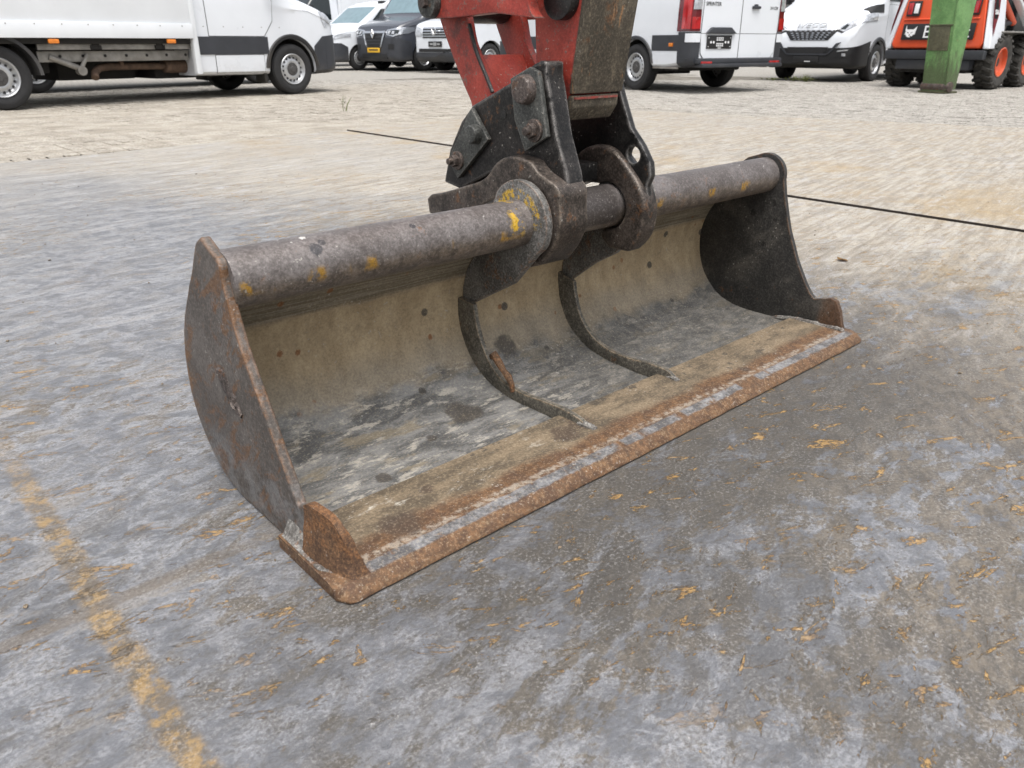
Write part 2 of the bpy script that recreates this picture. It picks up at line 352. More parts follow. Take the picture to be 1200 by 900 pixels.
def shell_x(b, p, c, n1, n2, n3):
    x, y, z = b.sep(p)
    tanm = b.step(b.add(z, b.mul(b.m_('SUBTRACT', n1, .5), .09)), .045, .085)
    vs = b.map(p, (1, 2.6, 2.6)); st = b.noise(vs, 9, 12, .75, .5)
    floorc = b.mix(b.step(st, .40, .60), (.066, .068, .070), (.205, .204, .198))
    floorc = b.mix(b.mul(b.step(b.noise(vs, 14, 11, .75), .54, .60), .75), floorc, (.40, .375, .325))
    floorc = b.mix(b.mul(b.step(b.noise(b.map(p, (1, 3, 3), loc=(2, 0, 0)), 6, 7, .7), .54, .62), .7), floorc, (.21, .175, .12))
    right = b.step(b.add(x, b.mul(b.m_('SUBTRACT', n1, .5), .2)), 1.02, 1.2); floorc = b.mix(b.mul(right, .68), floorc, b.mix(b.step(n2, .45, .6), (.052, .053, .053), (.12, .115, .105)))
    tan = b.mix(b.step(b.noise(b.map(p, (2.2, 1, 1)), 9, 10, .72), .36, .64), (.330, .248, .145), (.455, .355, .220))
    tan = b.mix(b.mul(b.step(n2, .52, .64), .35), tan, (.25, .195, .125))
    c = b.mix(tanm, floorc, tan)
    grz = b.mul(b.step(b.add(z, b.mul(b.m_('SUBTRACT', n1, .5), .12)), .15, .07), tanm); c = b.mix(b.mul(grz, .55), c, (.16, .16, .15))
    top = b.step(b.add(z, b.mul(b.m_('SUBTRACT', st, .5), .03)), .232, .250); c = b.mix(b.mul(top, .80), c, b.mix(b.step(b.noise(b.map(p, (.6, 8, 30)), 8, 5, .6), .45, .6), (.085, .075, .055), (.20, .185, .15)))
    vv = b.voro(p, 30)      # rust pocks
    rk = b.mul(b.step(b.add(vv['Distance'], b.mul(b.m_('SUBTRACT', n3, .5), .25)), .24, .15), b.step(b.sep(vv['Color'])[0], .66, .68)); rk = b.mul(rk, b.step(z, .05, .09)); rk = b.mul(rk, b.step(b.noise(p, 4, 2), .47, .53))
    c = b.mix(b.mul(rk, .85), c, b.mix(n3, (.10, .035, .012), (.32, .12, .03)))
    for bl, r in SPLATS: c = b.mix(b.mul(b.blob(p, bl, r), .85), c, (.045, .040, .036))
    vd = b.voro(b.map(p, loc=(3, 5, 1)), 15); dd = b.mul(b.step(vd['Distance'], .17, .12), b.step(b.sep(vd['Color'])[1], .84, .86)); c = b.mix(b.mul(dd, .85), c, (.035, .033, .031))
    return c
def edge_x(b, p, c, n1, n2, n3):
    x, y, z = b.sep(p); w_ = b.mul(b.m_('SUBTRACT', n2, .5), .012); yw = b.add(y, w_); yl = b.add(y, b.mul(b.m_('SUBTRACT', n1, .5), .07))
    mud = b.mix(b.step(b.noise(b.map(p, (1, 2.5, 1)), 9, 8, .7), .36, .62), (.090, .070, .048), (.225, .172, .112))
    mud = b.mix(b.mul(b.step(b.noise(b.map(p, (1, 2, 1), loc=(1, 4, 0)), 10, 8, .72), .56, .65), b.step(x, 1.0, .75)), mud, (.52, .49, .42))
    mud = b.mix(b.mul(b.step(b.noise(p, 26, 4), .62, .68), .8), mud, (.06, .05, .04))
    rust = b.mix(b.step(b.noise(p, 60, 8, .75), .36, .64), (.072, .036, .019), (.185, .098, .046)); rust = b.mix(b.mul(b.step(b.noise(p, 20, 8, .7), .50, .62), .65), rust, (.085, .045, .028))
    c = b.mix(b.m_('MAXIMUM', b.step(yl, .862, .835), b.step(x, .400, .385)), mud, rust)
    mids = b.mul(b.step(x, .425, .445), b.step(x, 1.885, 1.86)); yw2 = b.add(y, b.mul(b.m_('SUBTRACT', b.noise(p, 38, 8, .75), .5), .040))
    ch = b.mul(b.step(b.m_('ABSOLUTE', b.m_('SUBTRACT', yw2, .809)), .012, .003), b.step(b.noise(p, 75, 6, .7), .42, .56)); c = b.mix(b.mul(b.mul(ch, mids), .62), c, (.42, .375, .31))
    brk = b.step(b.noise(b.map(p, (1, .2, .2)), 9, 4, .6), .66, .60)
    gs = b.mul(b.step(b.m_('ABSOLUTE', b.m_('SUBTRACT', yw, .7895)), .0130, .008), brk); gs = b.mul(b.mul(gs, mids), b.step(b.noise(p, 34, 8, .75), .66, .54)); c = b.mix(b.mul(gs, .92), c, b.mix(b.step(b.noise(p, 30, 9, .75), .4, .62), (.085, .088, .095), (.255, .262, .272)))
    fr = b.mul(b.step(y, .777, .770), b.step(b.noise(p, 45, 5, .7), .52, .66)); c = b.mix(b.mul(fr, .35), c, (.34, .21, .105))
    for bl, r in SPLATS_E: c = b.mix(b.mul(b.blob(p, bl, r, .7), .8), c, (.06, .040, .030))
    return c
SPLATS = [((.86, 1.10, .03), .042), ((.985, 1.145, .035), .0), ((1.075, 1.20, .085), .036), ((1.17, 1.17, .05), .017), ((1.20, 1.165, .045), .012), ((.60, 1.0, .012), .016), ((.75, 1.06, .015), .012)]
SPLATS = [s for s in SPLATS if s[1] > 0]
SPLATS_E = [((.53, .845, .026), .032), ((.93, .885, .026), .028), ((.985, .90, .026), .026), ((1.46, .83, .026), .012), ((.62, .90, .026), .012)]
def side_x(b, p, c, n1, n2, n3):
    x, y, z = b.sep(p)
    st = b.noise(b.map(p, (1, 1, 3.2), rx=(R(35), 0)), 11, 7, .68, .5)
    c = b.mix(b.mul(b.step(st, .53, .60), .8), c, b.mix(n3, (.115, .055, .025), (.22, .11, .045)))
    gl = b.mul(b.step(b.add(z, b.mul(b.m_('SUBTRACT', n1, .5), .14)), .12, .06), b.step(b.noise(p, 22, 6, .7), .42, .58)); c = b.mix(b.mul(gl, .6), c, (.235, .235, .235))
    low = b.mul(b.step(b.add(b.m_('SUBTRACT', 1.40, y), b.mul(b.m_('SUBTRACT', n1, .5), .10)), .16, .10), 1.0)
    c = b.mix(b.mul(b.mul(low, b.step(n2, .42, .58)), .7), c, (.26, .13, .045))
    return c
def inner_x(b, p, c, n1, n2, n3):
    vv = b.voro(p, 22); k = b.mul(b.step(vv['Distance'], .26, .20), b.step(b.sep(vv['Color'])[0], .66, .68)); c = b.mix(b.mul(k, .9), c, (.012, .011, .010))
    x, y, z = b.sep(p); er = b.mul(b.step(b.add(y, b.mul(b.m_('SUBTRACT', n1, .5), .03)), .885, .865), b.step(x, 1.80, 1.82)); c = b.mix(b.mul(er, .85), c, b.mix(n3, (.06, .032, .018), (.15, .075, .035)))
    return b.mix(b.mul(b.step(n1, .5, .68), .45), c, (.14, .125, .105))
def tube_x(b, p, c, n1, n2, n3):
    x, y, z = b.sep(p)
    low = b.step(b.add(z, b.mul(b.m_('SUBTRACT', n1, .5), .03)), .392, .368); lowc = b.mix(b.step(n2, .4, .6), (.095, .075, .055), (.19, .15, .11)); c = b.mix(b.mul(low, .75), c, lowc)
    band = b.step(b.m_('ABSOLUTE', b.m_('SUBTRACT', z, .377)), .016, .004)
    yb = b.mul(band, b.mul(b.step(b.noise(b.map(p, (1, .4, .4)), 16, 3), .55, .62), b.step(n2, .40, .52))); c = b.mix(b.mul(yb, .9), c, (.42, .23, .02))
    yc = b.step(b.add(x, b.mul(b.m_('SUBTRACT', n2, .5), .05)), .925, .945); yc = b.mul(yc, b.mul(b.step(x, .975, .965), b.step(b.noise(p, 34, 8, .75), .53, .56))); yc = b.mul(yc, b.step(z, .36, .385)); c = b.mix(b.mul(yc, .95), c, (.62, .38, .02))
    wh = b.mul(b.step(b.noise(p, 48, 3, .55), .685, .71), b.step(b.noise(p, 6, 2), .5, .58)); c = b.mix(wh, c, (.66, .64, .60))
    for bl, r in (((.545, 1.052, .413), .011), ((.56, 1.06, .42), .006), ((.73, 1.06, .42), .006)): c = b.mix(b.mul(b.blob(p, bl, r, .4), .9), c, (.05, .05, .055))
    oil = b.mul(b.step(b.m_('ABSOLUTE', b.m_('SUBTRACT', x, 1.15)), .10, .075), b.step(b.add(z, b.mul(b.m_('SUBTRACT', n1, .5), .05)), .352, .362)); c = b.mix(b.mul(oil, .85), c, (.050, .043, .040))
    return c
def collar_x(b, p, c, n1, n2, n3):
    x, y, z = b.sep(p)
    k = b.mul(b.step(b.noise(p, 38, 8, .75), .47, .50), b.step(z, .372, .392)); k = b.mul(k, b.step(x, 1.05, 1.04)); k = b.mul(k, b.step(b.m_('ABSOLUTE', b.m_('SUBTRACT', b.m_('ADD', b.m_('POWER', b.m_('SUBTRACT', y, 1.085), 2.), b.m_('POWER', b.m_('SUBTRACT', z, .383), 2.)), .0030)), .0016, .0009))
    return b.mix(b.mul(k, .95), c, (.55, .34, .02))

MT['shell'] = worn('bucket_shell_dried_mud', (.22, .18, .12), (.3, .25, .17), .0, .7, 7, 0, 0, shell_x, pits=False, grit=.22)
MT['lip'] = worn('rusty_cutting_edge', (.16, .13, .09), (.24, .2, .14), .1, .7, 8, 0, .1, edge_x, pits=True, grit=.35)
MT['side'] = worn('bucket_side_plate', (.088, .076, .066), (.150, .132, .118), .25, .55, 9, .9, .25, side_x, .010, (.25, .12, .05), grit=.36)
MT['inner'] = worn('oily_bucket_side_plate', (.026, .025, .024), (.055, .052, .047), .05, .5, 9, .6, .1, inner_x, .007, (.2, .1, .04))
MT['tube'] = worn('bucket_tube_worn_paint', (.112, .097, .090), (.190, .172, .165), .14, .44, 10, 0, .25, tube_x, grit=.34)
MT['collar'] = worn('collar_steel', (.10, .097, .09), (.21, .205, .195), .2, .6, 14, .7, .2, collar_x, .006, (.2, .12, .07))
MT['rib'] = worn('rib_steel', (.080, .074, .062), (.175, .160, .130), .2, .6, 14, .8, .15, None, .006, (.28, .20, .12))
MT['rust'] = worn('heavy_rust', (.078, .042, .023), (.165, .090, .045), .5, .8, 12, 0, .05)
MT['cast_dark'] = worn('shade_dark_greasy_steel', (.009, .009, .009), (.026, .024, .022), .05, .42, 11, 1, .2, None, .010, (.22, .21, .20))  # grease, with the unlit coupler interior darkened into the colour
MT['cast'] = worn('greasy_cast_steel', (.010, .0095, .009), (.036, .032, .030), .12, .36, 11, 1, .3, None, .012, (.24, .225, .21))
MT['jaw'] = worn('brown_cast_jaw', (.034, .028, .024), (.098, .080, .068), .18, .40, 12, .8, .3, None, .012, (.22, .18, .14))
MT['keeper'] = worn('grey_keeper_plate', (.048, .050, .047), (.105, .108, .100), .12, .5, 14, .6, .3, None, .005, (.2, .19, .17))
MT['bolt'] = worn('rusty_bolt', (.060, .048, .042), (.12, .098, .088), .4, .5, 20, .5, .4, None, .003, (.2, .16, .13))
MT['weld'] = worn('weld_bead', (.115, .105, .095), (.27, .26, .24), .45, .6, 22, 0, .2)
MT['black_grease'] = worn('black_grease', (.010, .010, .010), (.028, .027, .026), 0, .35, 14, 0, .1)
def red_x(b, p, c, n1, n2, n3):
    ch = b.step(b.add(b.mul(n2, .6), b.mul(n3, .4)), .565, .60); c = b.mix(b.mul(ch, .85), c, b.mix(n3, (.06, .04, .035), (.24, .20, .17)))
    gr = b.step(b.noise(p, 13, 9, .72), .53, .66); return b.mix(b.mul(gr, .70), c, (.055, .03, .027))
MT['red'] = worn('worn_red_paint', (.270, .034, .024), (.385, .062, .042), .05, .42, 9, .95, 0, red_x, .006, (.05, .04, .035), pits=True, grit=.22)
def dip_x(b, p, c, n1, n2, n3):
    vs = b.map(p, (9, 9, 1)); s1 = b.noise(vs, 5, 7, .7); c = b.mix(b.mul(b.step(s1, .56, .66), .6), c, (.24, .195, .135))
    s2 = b.noise(b.map(p, (7, 7, 1), loc=(4, 1, 0)), 7, 6, .7); c = b.mix(b.mul(b.step(s2, .62, .67), .85), c, (.38, .20, .09))
    return b.mix(b.mul(b.step(s2, .36, .30), .6), c, (.03, .026, .022))
MT['dipmud'] = worn('mud_crusted_dipper_face', (.060, .050, .036), (.125, .105, .075), .05, .75, 9, .8, 0, dip_x, .006, (.05, .04, .03))
def green_x(b, p, c, n1, n2, n3):
    x, y, z = b.sep(p)
    k = b.step(b.add(z, b.mul(b.m_('SUBTRACT', b.noise(b.map(p, (5, 5, 1)), 3, 7, .7), .5), 1.6)), .62, .25)
    c = b.mix(b.mul(k, .8), c, b.mix(n3, (.03, .032, .018), (.10, .09, .055)))
    return b.mix(b.mul(b.step(b.noise(b.map(p, (6, 6, 1)), 4, 7, .72), .60, .70), .7), c, (.05, .05, .03))
MT['green'] = worn('worn_green_paint', (.088, .19, .060), (.155, .30, .105), .05, .45, 5, .6, 0, green_x, .01, (.1, .1, .06))
MT['greendirt'] = worn('muddy_green_plate', (.06, .058, .034), (.11, .105, .06), .05, .7, 8, .5, 0, None, .008, (.1, .2, .07))

# ------------------------------------------------------------------ ground
def ground():
    bm = BM(); z = -.030
    xs = [-400, -60, -20, 40, 100, 400]
    gv = [[bm.verts.new((x, y, z)) for y in xs] for x in xs]
    for i in range(5):
        for j in range(5): bm.faces.new((gv[i][j], gv[i+1][j], gv[i+1][j+1], gv[i][j+1]))
    return tag(ob('ground', bm, MT['yard'], smooth=False), kind='structure')
yard = ground()
E1 = (Vector((-5, 5.15)), Vector((3.62, 6.22)), Vector((6.95, 6.45)), Vector((8.75, -.6)))   # outline of the plates on the far sides
pf = BM()
vs = [pf.verts.new((*q, -.022)) for q in [(-5, -3), (9.3, -3), (8.75, -.6), (6.95, 6.4), (3.62, 6.15), (-5, 5.1)]]
pf.faces.new(vs)
plate_floor = tag(ob('plate_bedding', pf, MT['plate_edge'], smooth=False), kind='structure')
def plate(pts, tilt=0):
    bm = BM(); f = bm.faces.new([bm.verts.new((*p, 0)) for p in pts])
    r = bmesh.ops.extrude_face_region(bm, geom=[f]); bmesh.ops.translate(bm, verts=[v for v in r['geom'] if isinstance(v, bmesh.types.BMVert)], vec=(0, 0, -.018))
    for f in bm.faces: f.material_index = 0 if abs(f.normal.z) > .5 else 1
    bm.normal_update()
    for f in bm.faces: f.material_index = 0 if abs(f.normal.z) > .5 else 1
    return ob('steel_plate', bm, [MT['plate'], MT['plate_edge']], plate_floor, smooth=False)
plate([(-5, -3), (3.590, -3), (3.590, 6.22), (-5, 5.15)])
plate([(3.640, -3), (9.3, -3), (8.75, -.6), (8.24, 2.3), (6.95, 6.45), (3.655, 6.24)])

# paving bricks beside the plates: the 300 largest in view as pieces, the rest joined
def bricks():
    cells = []
    rows = np.arange(-4.2, 17.0, .108)
    e_left = lambda x: 5.15 + (x+5)*(6.22-5.15)/8.62 if x < 3.62 else 6.22 + (x-3.62)*.23/3.33
    def right_edge(y):
        pts = [(-3, 9.3), (-.6, 8.75), (2.3, 8.24), (6.45, 6.95)]
        return float(np.interp(y, [p[0] for p in pts], [p[1] for p in pts]))
    for ri, x in enumerate(rows):
        for y in np.arange(-3.2, 15.2, .215):
            y += (ri % 2)*.107
            if y > 6.45:
                ok = True
            else:
                ok = x-.06 > right_edge(y) if y < 6.45 else True
                if x < 6.9: ok = y-.11 > e_left(x)
            if not ok: continue
            d = Vector((x, y, -CAM_H)); dep = d.dot(_F); u = 600+F_PX*d.dot(_R)/dep if dep > 0 else -9e9
            if dep < .5 or u < -260 or u > 1460: continue
            if dep > 16: continue
            cells.append((dep, x, y, u))
    cells.sort()
    def top(bm, x, y, rz, h):
        a = Matrix.Translation((x, y, 0)) @ Matrix.Rotation(rz, 4, 'Z')
        L, W, t = .0475, .1005, h; e = .009
        lo = [bm.verts.new(a @ Vector((sx*L, sy*W, -.028))) for sx, sy in ((-1, -1), (1, -1), (1, 1), (-1, 1))]
        mi = [bm.verts.new(a @ Vector((sx*L, sy*W, t-.005))) for sx, sy in ((-1, -1), (1, -1), (1, 1), (-1, 1))]
        hi = [bm.verts.new(a @ Vector((sx*(L-e), sy*(W-e), t+random.uniform(-.0012, .0012)))) for sx, sy in ((-1, -1), (1, -1), (1, 1), (-1, 1))]
        for p, q in ((lo, mi), (mi, hi)):
            for i in range(4): bm.faces.new((p[i], p[(i+1) % 4], q[(i+1) % 4], q[i]))
        bm.faces.new(hi)
    b0 = BM(); top(b0, 0, 0, 0, 0)
    proto = bpy.data.meshes.new('brick'); b0.to_mesh(proto); b0.free(); proto.materials.append(MT['brick'])
    rest = BM(); n = 0
    for dep, x, y, u in cells:
        h = -.015 + .004*mnoise.noise((x*.9, y*.9, 0)) + random.uniform(-.0045, .0045); rz = random.gauss(0, .012)
        if n < 300 and -20 < u < 1220:
            o = link(bpy.data.objects.new('brick', proto), yard); o.location = (x, y, h); o.rotation_euler = (random.gauss(0, .012), random.gauss(0, .008), rz); n += 1
        else: top(rest, x, y, rz, h)
    me = bpy.data.meshes.new('brick_paving'); rest.to_mesh(me); rest.free(); me.materials.append(MT['brick'])
    o = link(bpy.data.objects.new('brick_paving', me), yard); o['kind'] = 'stuff'
bricks()

# sand drifted over the bricks and against the plates
def sand():
    bm = BM(); nx, ny = 230, 200
    x0, x1, y0, y1 = -5, 17, -3, 15
    vv = {}
    def zz(x, y):
        s = mnoise.fractal((x*.55, y*.55, 1.7), .6, 2.0, 5) * .008
        left = max(0, min(1, (9.5-x-.15*y)/5))
        return -.0245 + s*.9 + .0060*left
    for i in range(nx+1):
        for j in range(ny+1):
            x = x0+(x1-x0)*i/nx; y = y0+(y1-y0)*j/ny
            vv[i, j] = bm.verts.new((x, y, min(zz(x, y), -.0075)))
    def inside(x, y):
        if y < 5.05+(x+5)*.12 and x < 3.7: return True
        return y < 6.2 and x < np.interp(y, [-3, -.6, 2.3, 6.45], [9.2, 8.6, 8.1, 6.8])
    for i in range(nx):
        for j in range(ny):
            x = x0+(x1-x0)*(i+.5)/nx; y = y0+(y1-y0)*(j+.5)/ny
            if not inside(x, y): bm.faces.new((vv[i, j], vv[i+1, j], vv[i+1, j+1], vv[i, j+1]))
    bmesh.ops.delete(bm, geom=[v for v in bm.verts if not v.link_faces], context='VERTS')
    o = ob('sand', bm, MT['joint'], smooth=True); o['kind'] = 'stuff'; o['label'] = 'pale sand drifted over the brick paving of the yard'; o['category'] = 'sand'
sand()

# ------------------------------------------------------------------ bucket
BO = Vector((1.14, .95, 0))
bucket = tag(empty('excavator_bucket', BO), 'wide rusty steel ditching bucket with its cutting edge resting on the plates', 'bucket')
TC, TR = (1.085, .383), .0445
XL, XR = .397, 1.868                # outer left plate face, inner right plate face
def bk(name, bm, m, parent=None, **k): return ob(name, bm, m, parent or bucket, off=BO if parent is None else BO, **k)
inner = spline([(1.113, .347), (1.165, .336), (1.214, .302), (1.250, .248), (1.264, .190), (1.255, .128), (1.224, .071), (1.17, .031), (1.10, .014), (1.02, .010), (.94, .011)], 9)
def shell():
    bm = BM(); nx = 70; T = .012; cols = []
    n = len(inner)
    nor = []
    for i in range(n):
        a = Vector(inner[max(i-1, 0)]); b = Vector(inner[min(i+1, n-1)]); t = (b-a).normalized(); nor.append(Vector((-t.y, t.x)) if False else Vector((t.y, -t.x)))
    for k in range(nx+1):
        x = XL+.012+(XR+.004-XL-.012)*k/nx
        a = []; bck = []
        for i, (y, z) in enumerate(inner):
            d = .0035*mnoise.fractal((x*5, y*5, z*5), .8, 2.0, 3)*min(1, i/8)*min(1, (n-1-i)/6)
            a.append(bm.verts.new((x, y-nor[i].x*d*-1, z-nor[i].y*d*-1))); bck.append(bm.verts.new((x, y-nor[i].x*T, max(.0015, z-nor[i].y*T))))
        cols.append((a, bck))
    for (a, b), (c, d) in zip(cols, cols[1:]):
        for i in range(n-1):
            bm.faces.new((a[i], a[i+1], c[i+1], c[i])); bm.faces.new((b[i+1], b[i], d[i], d[i+1]))
        bm.faces.new((a[0], c[0], d[0], b[0])); bm.faces.new((a[-1], b[-1], d[-1], c[-1]))
    for a, b in (cols[0], cols[-1]):
        for i in range(n-1): bm.faces.new((a[i], b[i], b[i+1], a[i+1]))
    return bk('shell', bm, MT['shell'])
# decide outward side of the shell normal (outwards = away from the bucket's mouth)
shell()
def cutting_edge():
    bm = BM(); prof = [(.948, .0008), (.948, .0245), (.90, .0250), (.85, .0246), (.812, .0238), (.800, .0240), (.7785, .0215), (.7745, .0200), (.7585, .0070), (.7575, .0035), (.7625, .0008)]
    xs = [.379+(1.9-.379)*i/150 for i in range(151)]; cols = []
    for x in xs:
        e = min(x-.379, 1.9-x); k = max(0, 1-e/.022); sh = .022*(1-math.sqrt(max(0, 1-k*k))) if k > 0 else 0
        row = []
        for (y, z) in prof:
            fr = max(0, min(1, (.80-y)/.04))
            w_ = .0011*mnoise.fractal((x*22, y*22, z*40), .8, 2, 3)
            row.append(bm.verts.new((x, y+sh*fr+w_*(1 if y < .81 else 0), max(.0006, z*(1-.12*k)+w_*.6*(1 if z > .004 else 0)))))
        cols.append(row)
    n = len(prof)
    for a, b in zip(cols, cols[1:]):
        for i in range(n): bm.faces.new((a[i], a[(i+1) % n], b[(i+1) % n], b[i]))
    bm.faces.new(cols[0]); bm.faces.new(cols[-1][::-1])
    return bk('cutting_edge', bm, MT['lip'], ang=50)
ce = cutting_edge()
def side_profile(ear):
    lobe = circ((1.083, .383), .056, 12, 62, 182)
    fr = [(1.027, .374), (1.020, .340), (1.008, .300), (.990, .250), (.965, .192), (.936, .138), (.908, .100)]
    fr += [(.895, .088), (.872, .094), (.852, .100), (.836, .095), (.822, .070), (.812, .040), (.806, .0245)] if ear else [(.885, .096), (.868, .105), (.866, .06), (.866, .0245)]
    bot = [(.9475, .0245), (.9485, .003), (1.02, .003), (1.09, .004)]
    back = spline([(1.09, .004), (1.165, .014), (1.235, .045), (1.283, .100), (1.300, .170), (1.285, .252), (1.238, .325), (1.175, .392), (1.128, .430)], 5)[1:-1]
    return lobe + spline([lobe[-1]]+fr[:7], 4)[1:-1] + fr[6:] + bot + back
def side_plate(x0, x1, ear, m, lean):
    bm = BM(); prism_x(bm, side_profile(ear), x0, x1)
    for v in bm.verts: v.co.x += lean*max(0, v.co.z-.03)/.4
    for v in bm.verts:
        if v.co.z > .03: v.co.y += .0025*mnoise.noise((v.co.y*18, v.co.z*18, 3.1))
    return bk('side_plate', bm, m, bev=.0035)
def side_plate_left():
    fr = [PX(u, v, XL+.016) for u, v in [(259, 293), (264, 299), (269, 308), (272, 325), (277, 345), (284, 372), (292, 400), (303, 432), (318, 472), (333, 515), (348, 555), (360, 588)]]
    bk_ = [PX(u, v, XL) for u, v in [(325, 634), (308, 617), (285, 590), (262, 553), (245, 520), (232, 487), (222, 450), (216, 410), (215, 380), (219, 345), (224, 318), (227, 295), (229, 284), (234, 278)]]
    bk_ = [(y, max(z, .003)) for y, z in bk_]
    bm = BM(); prism_x(bm, spline(fr, 3) + [(.868, .105), (.866, .0245), (.9475, .0245), (.9485, .003)] + spline(bk_, 3), XL, XL+.016)
    for v in bm.verts: v.co.y += .0022*mnoise.noise((v.co.y*20, v.co.z*20, 3.1))*(1 if v.co.z > .03 else 0)
    return bk('side_plate', bm, MT['side'], bev=.004, seg=3)
spl = side_plate_left()
spr = side_plate(XR, XR+.016, True, MT['inner'], 0)
def corner_ear():       # worn corner of the side plate, hammered inwards over the lip
    bm = BM(); A, B = [], []
    top = spline([(.401, .885, .098), (.401, .868, .107), (.404, .845, .106), (.409, .822, .099), (.414, .802, .078), (.418, .790, .050), (.421, .780, .022)], 4)
    rows = 9
    for t in top:
        for side, L in ((0, A), (1, B)):
            col = []
            for j in range(rows+1):
                k = j/rows; z = t[2]*(1-k)+.018*k; y = t[1]-.006*k*(1 if t[1] < .85 else 0)
                d = .0022*mnoise.fractal((y*30, z*30, 1+side), .8, 2, 3)
                col.append(bm.verts.new((t[0]-.005+side*(.013+.010*k)+d - (1-side)*.012*k*k, y, z)))
            L.append(col)
    n = len(top)
    for i in range(n-1):
        for j in range(rows):
            bm.faces.new((A[i][j], A[i][j+1], A[i+1][j+1], A[i+1][j])); bm.faces.new((B[i][j], B[i+1][j], B[i+1][j+1], B[i][j+1]))
        bm.faces.new((A[i][0], A[i+1][0], B[i+1][0], B[i][0])); bm.faces.new((A[i][-1], B[i][-1], B[i+1][-1], A[i+1][-1]))
    for i in (0, n-1):
        for j in range(rows): bm.faces.new((A[i][j], B[i][j], B[i][j+1], A[i][j+1]))
    return bk('corner_ear', bm, MT['rust'])
corner_ear()
def weld(pts, rad, m=MT['weld'], par=None, name='weld_bead'):
    bm = BM(); P = []
    pts = spline(pts, 10); rr = []
    for i, p in enumerate(pts):
        p = Vector(p); q = Vector((mnoise.noise(p*40), mnoise.noise(p*40+Vector((9, 0, 0))), mnoise.noise(p*40+Vector((0, 9, 0)))))*rad*.35
        P.append(p+q); rr.append(rad*(.85+.10*math.sin(i*1.9)+.12*random.random())*(.35 if i in (0, len(pts)-1) else 1))
    tube_path(bm, P, rr, 7); return bk(name, bm, m, par)
def fillet():
    bm = BM(); g = []
    for i in range(40):
        t = i/39; y = .944-.150*t; xo = .3815+.022*max(0, t-.75)/.25; xi = .3985+.012*max(0, t-.6)/.4; row = []
        for j in range(7):
            s = j/6; hgt = .052*(1-.45*t)*(.6+.4*math.sin(math.pi*min(1, t*1.5+.2)))
            d = .0022*mnoise.fractal((y*45, s*2.5, 2), .8, 2, 3)
            row.append(bm.verts.new((xo+(xi-xo)*s-d*.6, y, .0235+(hgt-.02)*s**1.4+d)))
        g.append(row)
    for a, b in zip(g, g[1:]):
        for j in range(6): bm.faces.new((a[j], a[j+1], b[j+1], b[j]))
    return bk('weld_fillet', bm, MT['weld'])
fillet()
weld([(.43, .786, .023), (.427, .80, .0245), (.424, .84, .0245), (.422, .90, .0245), (.420, .945, .018)], .006)
weld([(1.866, .80, .0245), (1.864, .85, .0245), (1.863, .92, .024), (1.863, 1.0, .014)], .007)
weld([(XL+.018, .95, .012), (XL+.018, 1.05, .012), (XL+.018, 1.17, .03), (XL+.018, 1.235, .09), (XL+.019, 1.262, .19)], .004, MT['rib'])
# scar on the left plate: a torn blob of old weld
def scar():
    bm = BM(); n = 22; xs0 = XL-.001
    cen = spline([PX(255, 432, XL), PX(263, 448, XL), PX(270, 462, XL), PX(276, 476, XL), PX(284, 488, XL)], 5)
    wid = [w0*1.35 for w0 in (.006, .010, .0135, .0150, .0150, .0150, .0145, .014, .0135, .013, .0125, .0125, .013, .013, .012, .0115, .0105, .009, .0075, .005, .003)]
    g = []
    for i, (y, z) in enumerate(cen):
        a = Vector(cen[max(i-1, 0)]); b = Vector(cen[min(i+1, len(cen)-1)]); t = (b-a).normalized(); nn = Vector((t.y, -t.x)); row = []
        for j in range(9):
            s = (j-4)/4; w_ = wid[min(i, len(wid)-1)]*(1+.3*mnoise.noise((i*.5, s, 2)))
            h = (1-s*s)**.5*.0058 if abs(s) < 1 else 0
            h *= (.75+.7*mnoise.noise((i*.45, j*.6, 4))); 
            if 11 < i < 17 and -.2 < s < .45: h -= .008
            lean = 0
            row.append(bm.verts.new((XL+lean-h+.001, y+nn.x*s*w_, z+nn.y*s*w_)))
        g.append(row)
    for a, b in zip(g, g[1:]):
        for j in range(8): bm.faces.new((a[j], a[j+1], b[j+1], b[j]))
    return bk('weld_scar', bm, MT['bolt'], spl)
scar()
def tube():
    bm = BM(); n = 56; xs = np.linspace(XL+.012, XR+.004, 90); rings = []
    for x in xs:
        ring = []
        for k in range(n):
            a = 2*math.pi*k/n; rr = TR*(1+.012*mnoise.fractal((x*6, math.cos(a)*1.5, math.sin(a)*1.5), .8, 2, 3))
            gouge = math.exp(-((x-1.135-.02*math.sin(a*7))/.012)**2)*math.exp(-((a-R(130))/.45)**2); rr -= .004*gouge*(.6+.6*random.random())
            ring.append(bm.verts.new((x, TC[0]+rr*math.cos(a), TC[1]+rr*math.sin(a))))
        rings.append(ring)
    for a, b in zip(rings, rings[1:]):
        for k in range(n): bm.faces.new((a[k], a[(k+1) % n], b[(k+1) % n], b[k]))
    bm.faces.new(rings[0]); bm.faces.new(rings[-1])
    return bk('tube', bm, MT['tube'])
tube()
def bracket(X, low, name, w_=.018):
    arc = circ((1.085, .384), .080, 26, 40, 205)
    sh = [(1.262, .215), (1.245, .262), (1.205, .312)]
    bm = BM(); prism_x(bm, arc + low + sh, X-w_/2, X+w_/2)
    return bk(name, bm, MT['collar'], bev=.004)
bracket(1.0, [(1.020, .340), (1.037, .326), (1.08, .28), (1.103, .256), (1.178, .215), (1.241, .180), (1.262, .175)], 'tube_bracket')
bracket(1.309, [(1.020, .340), (1.04, .316), (1.06, .298), (1.082, .286), (1.10, .267), (1.163, .231), (1.237, .175), (1.262, .170)], 'tube_bracket')
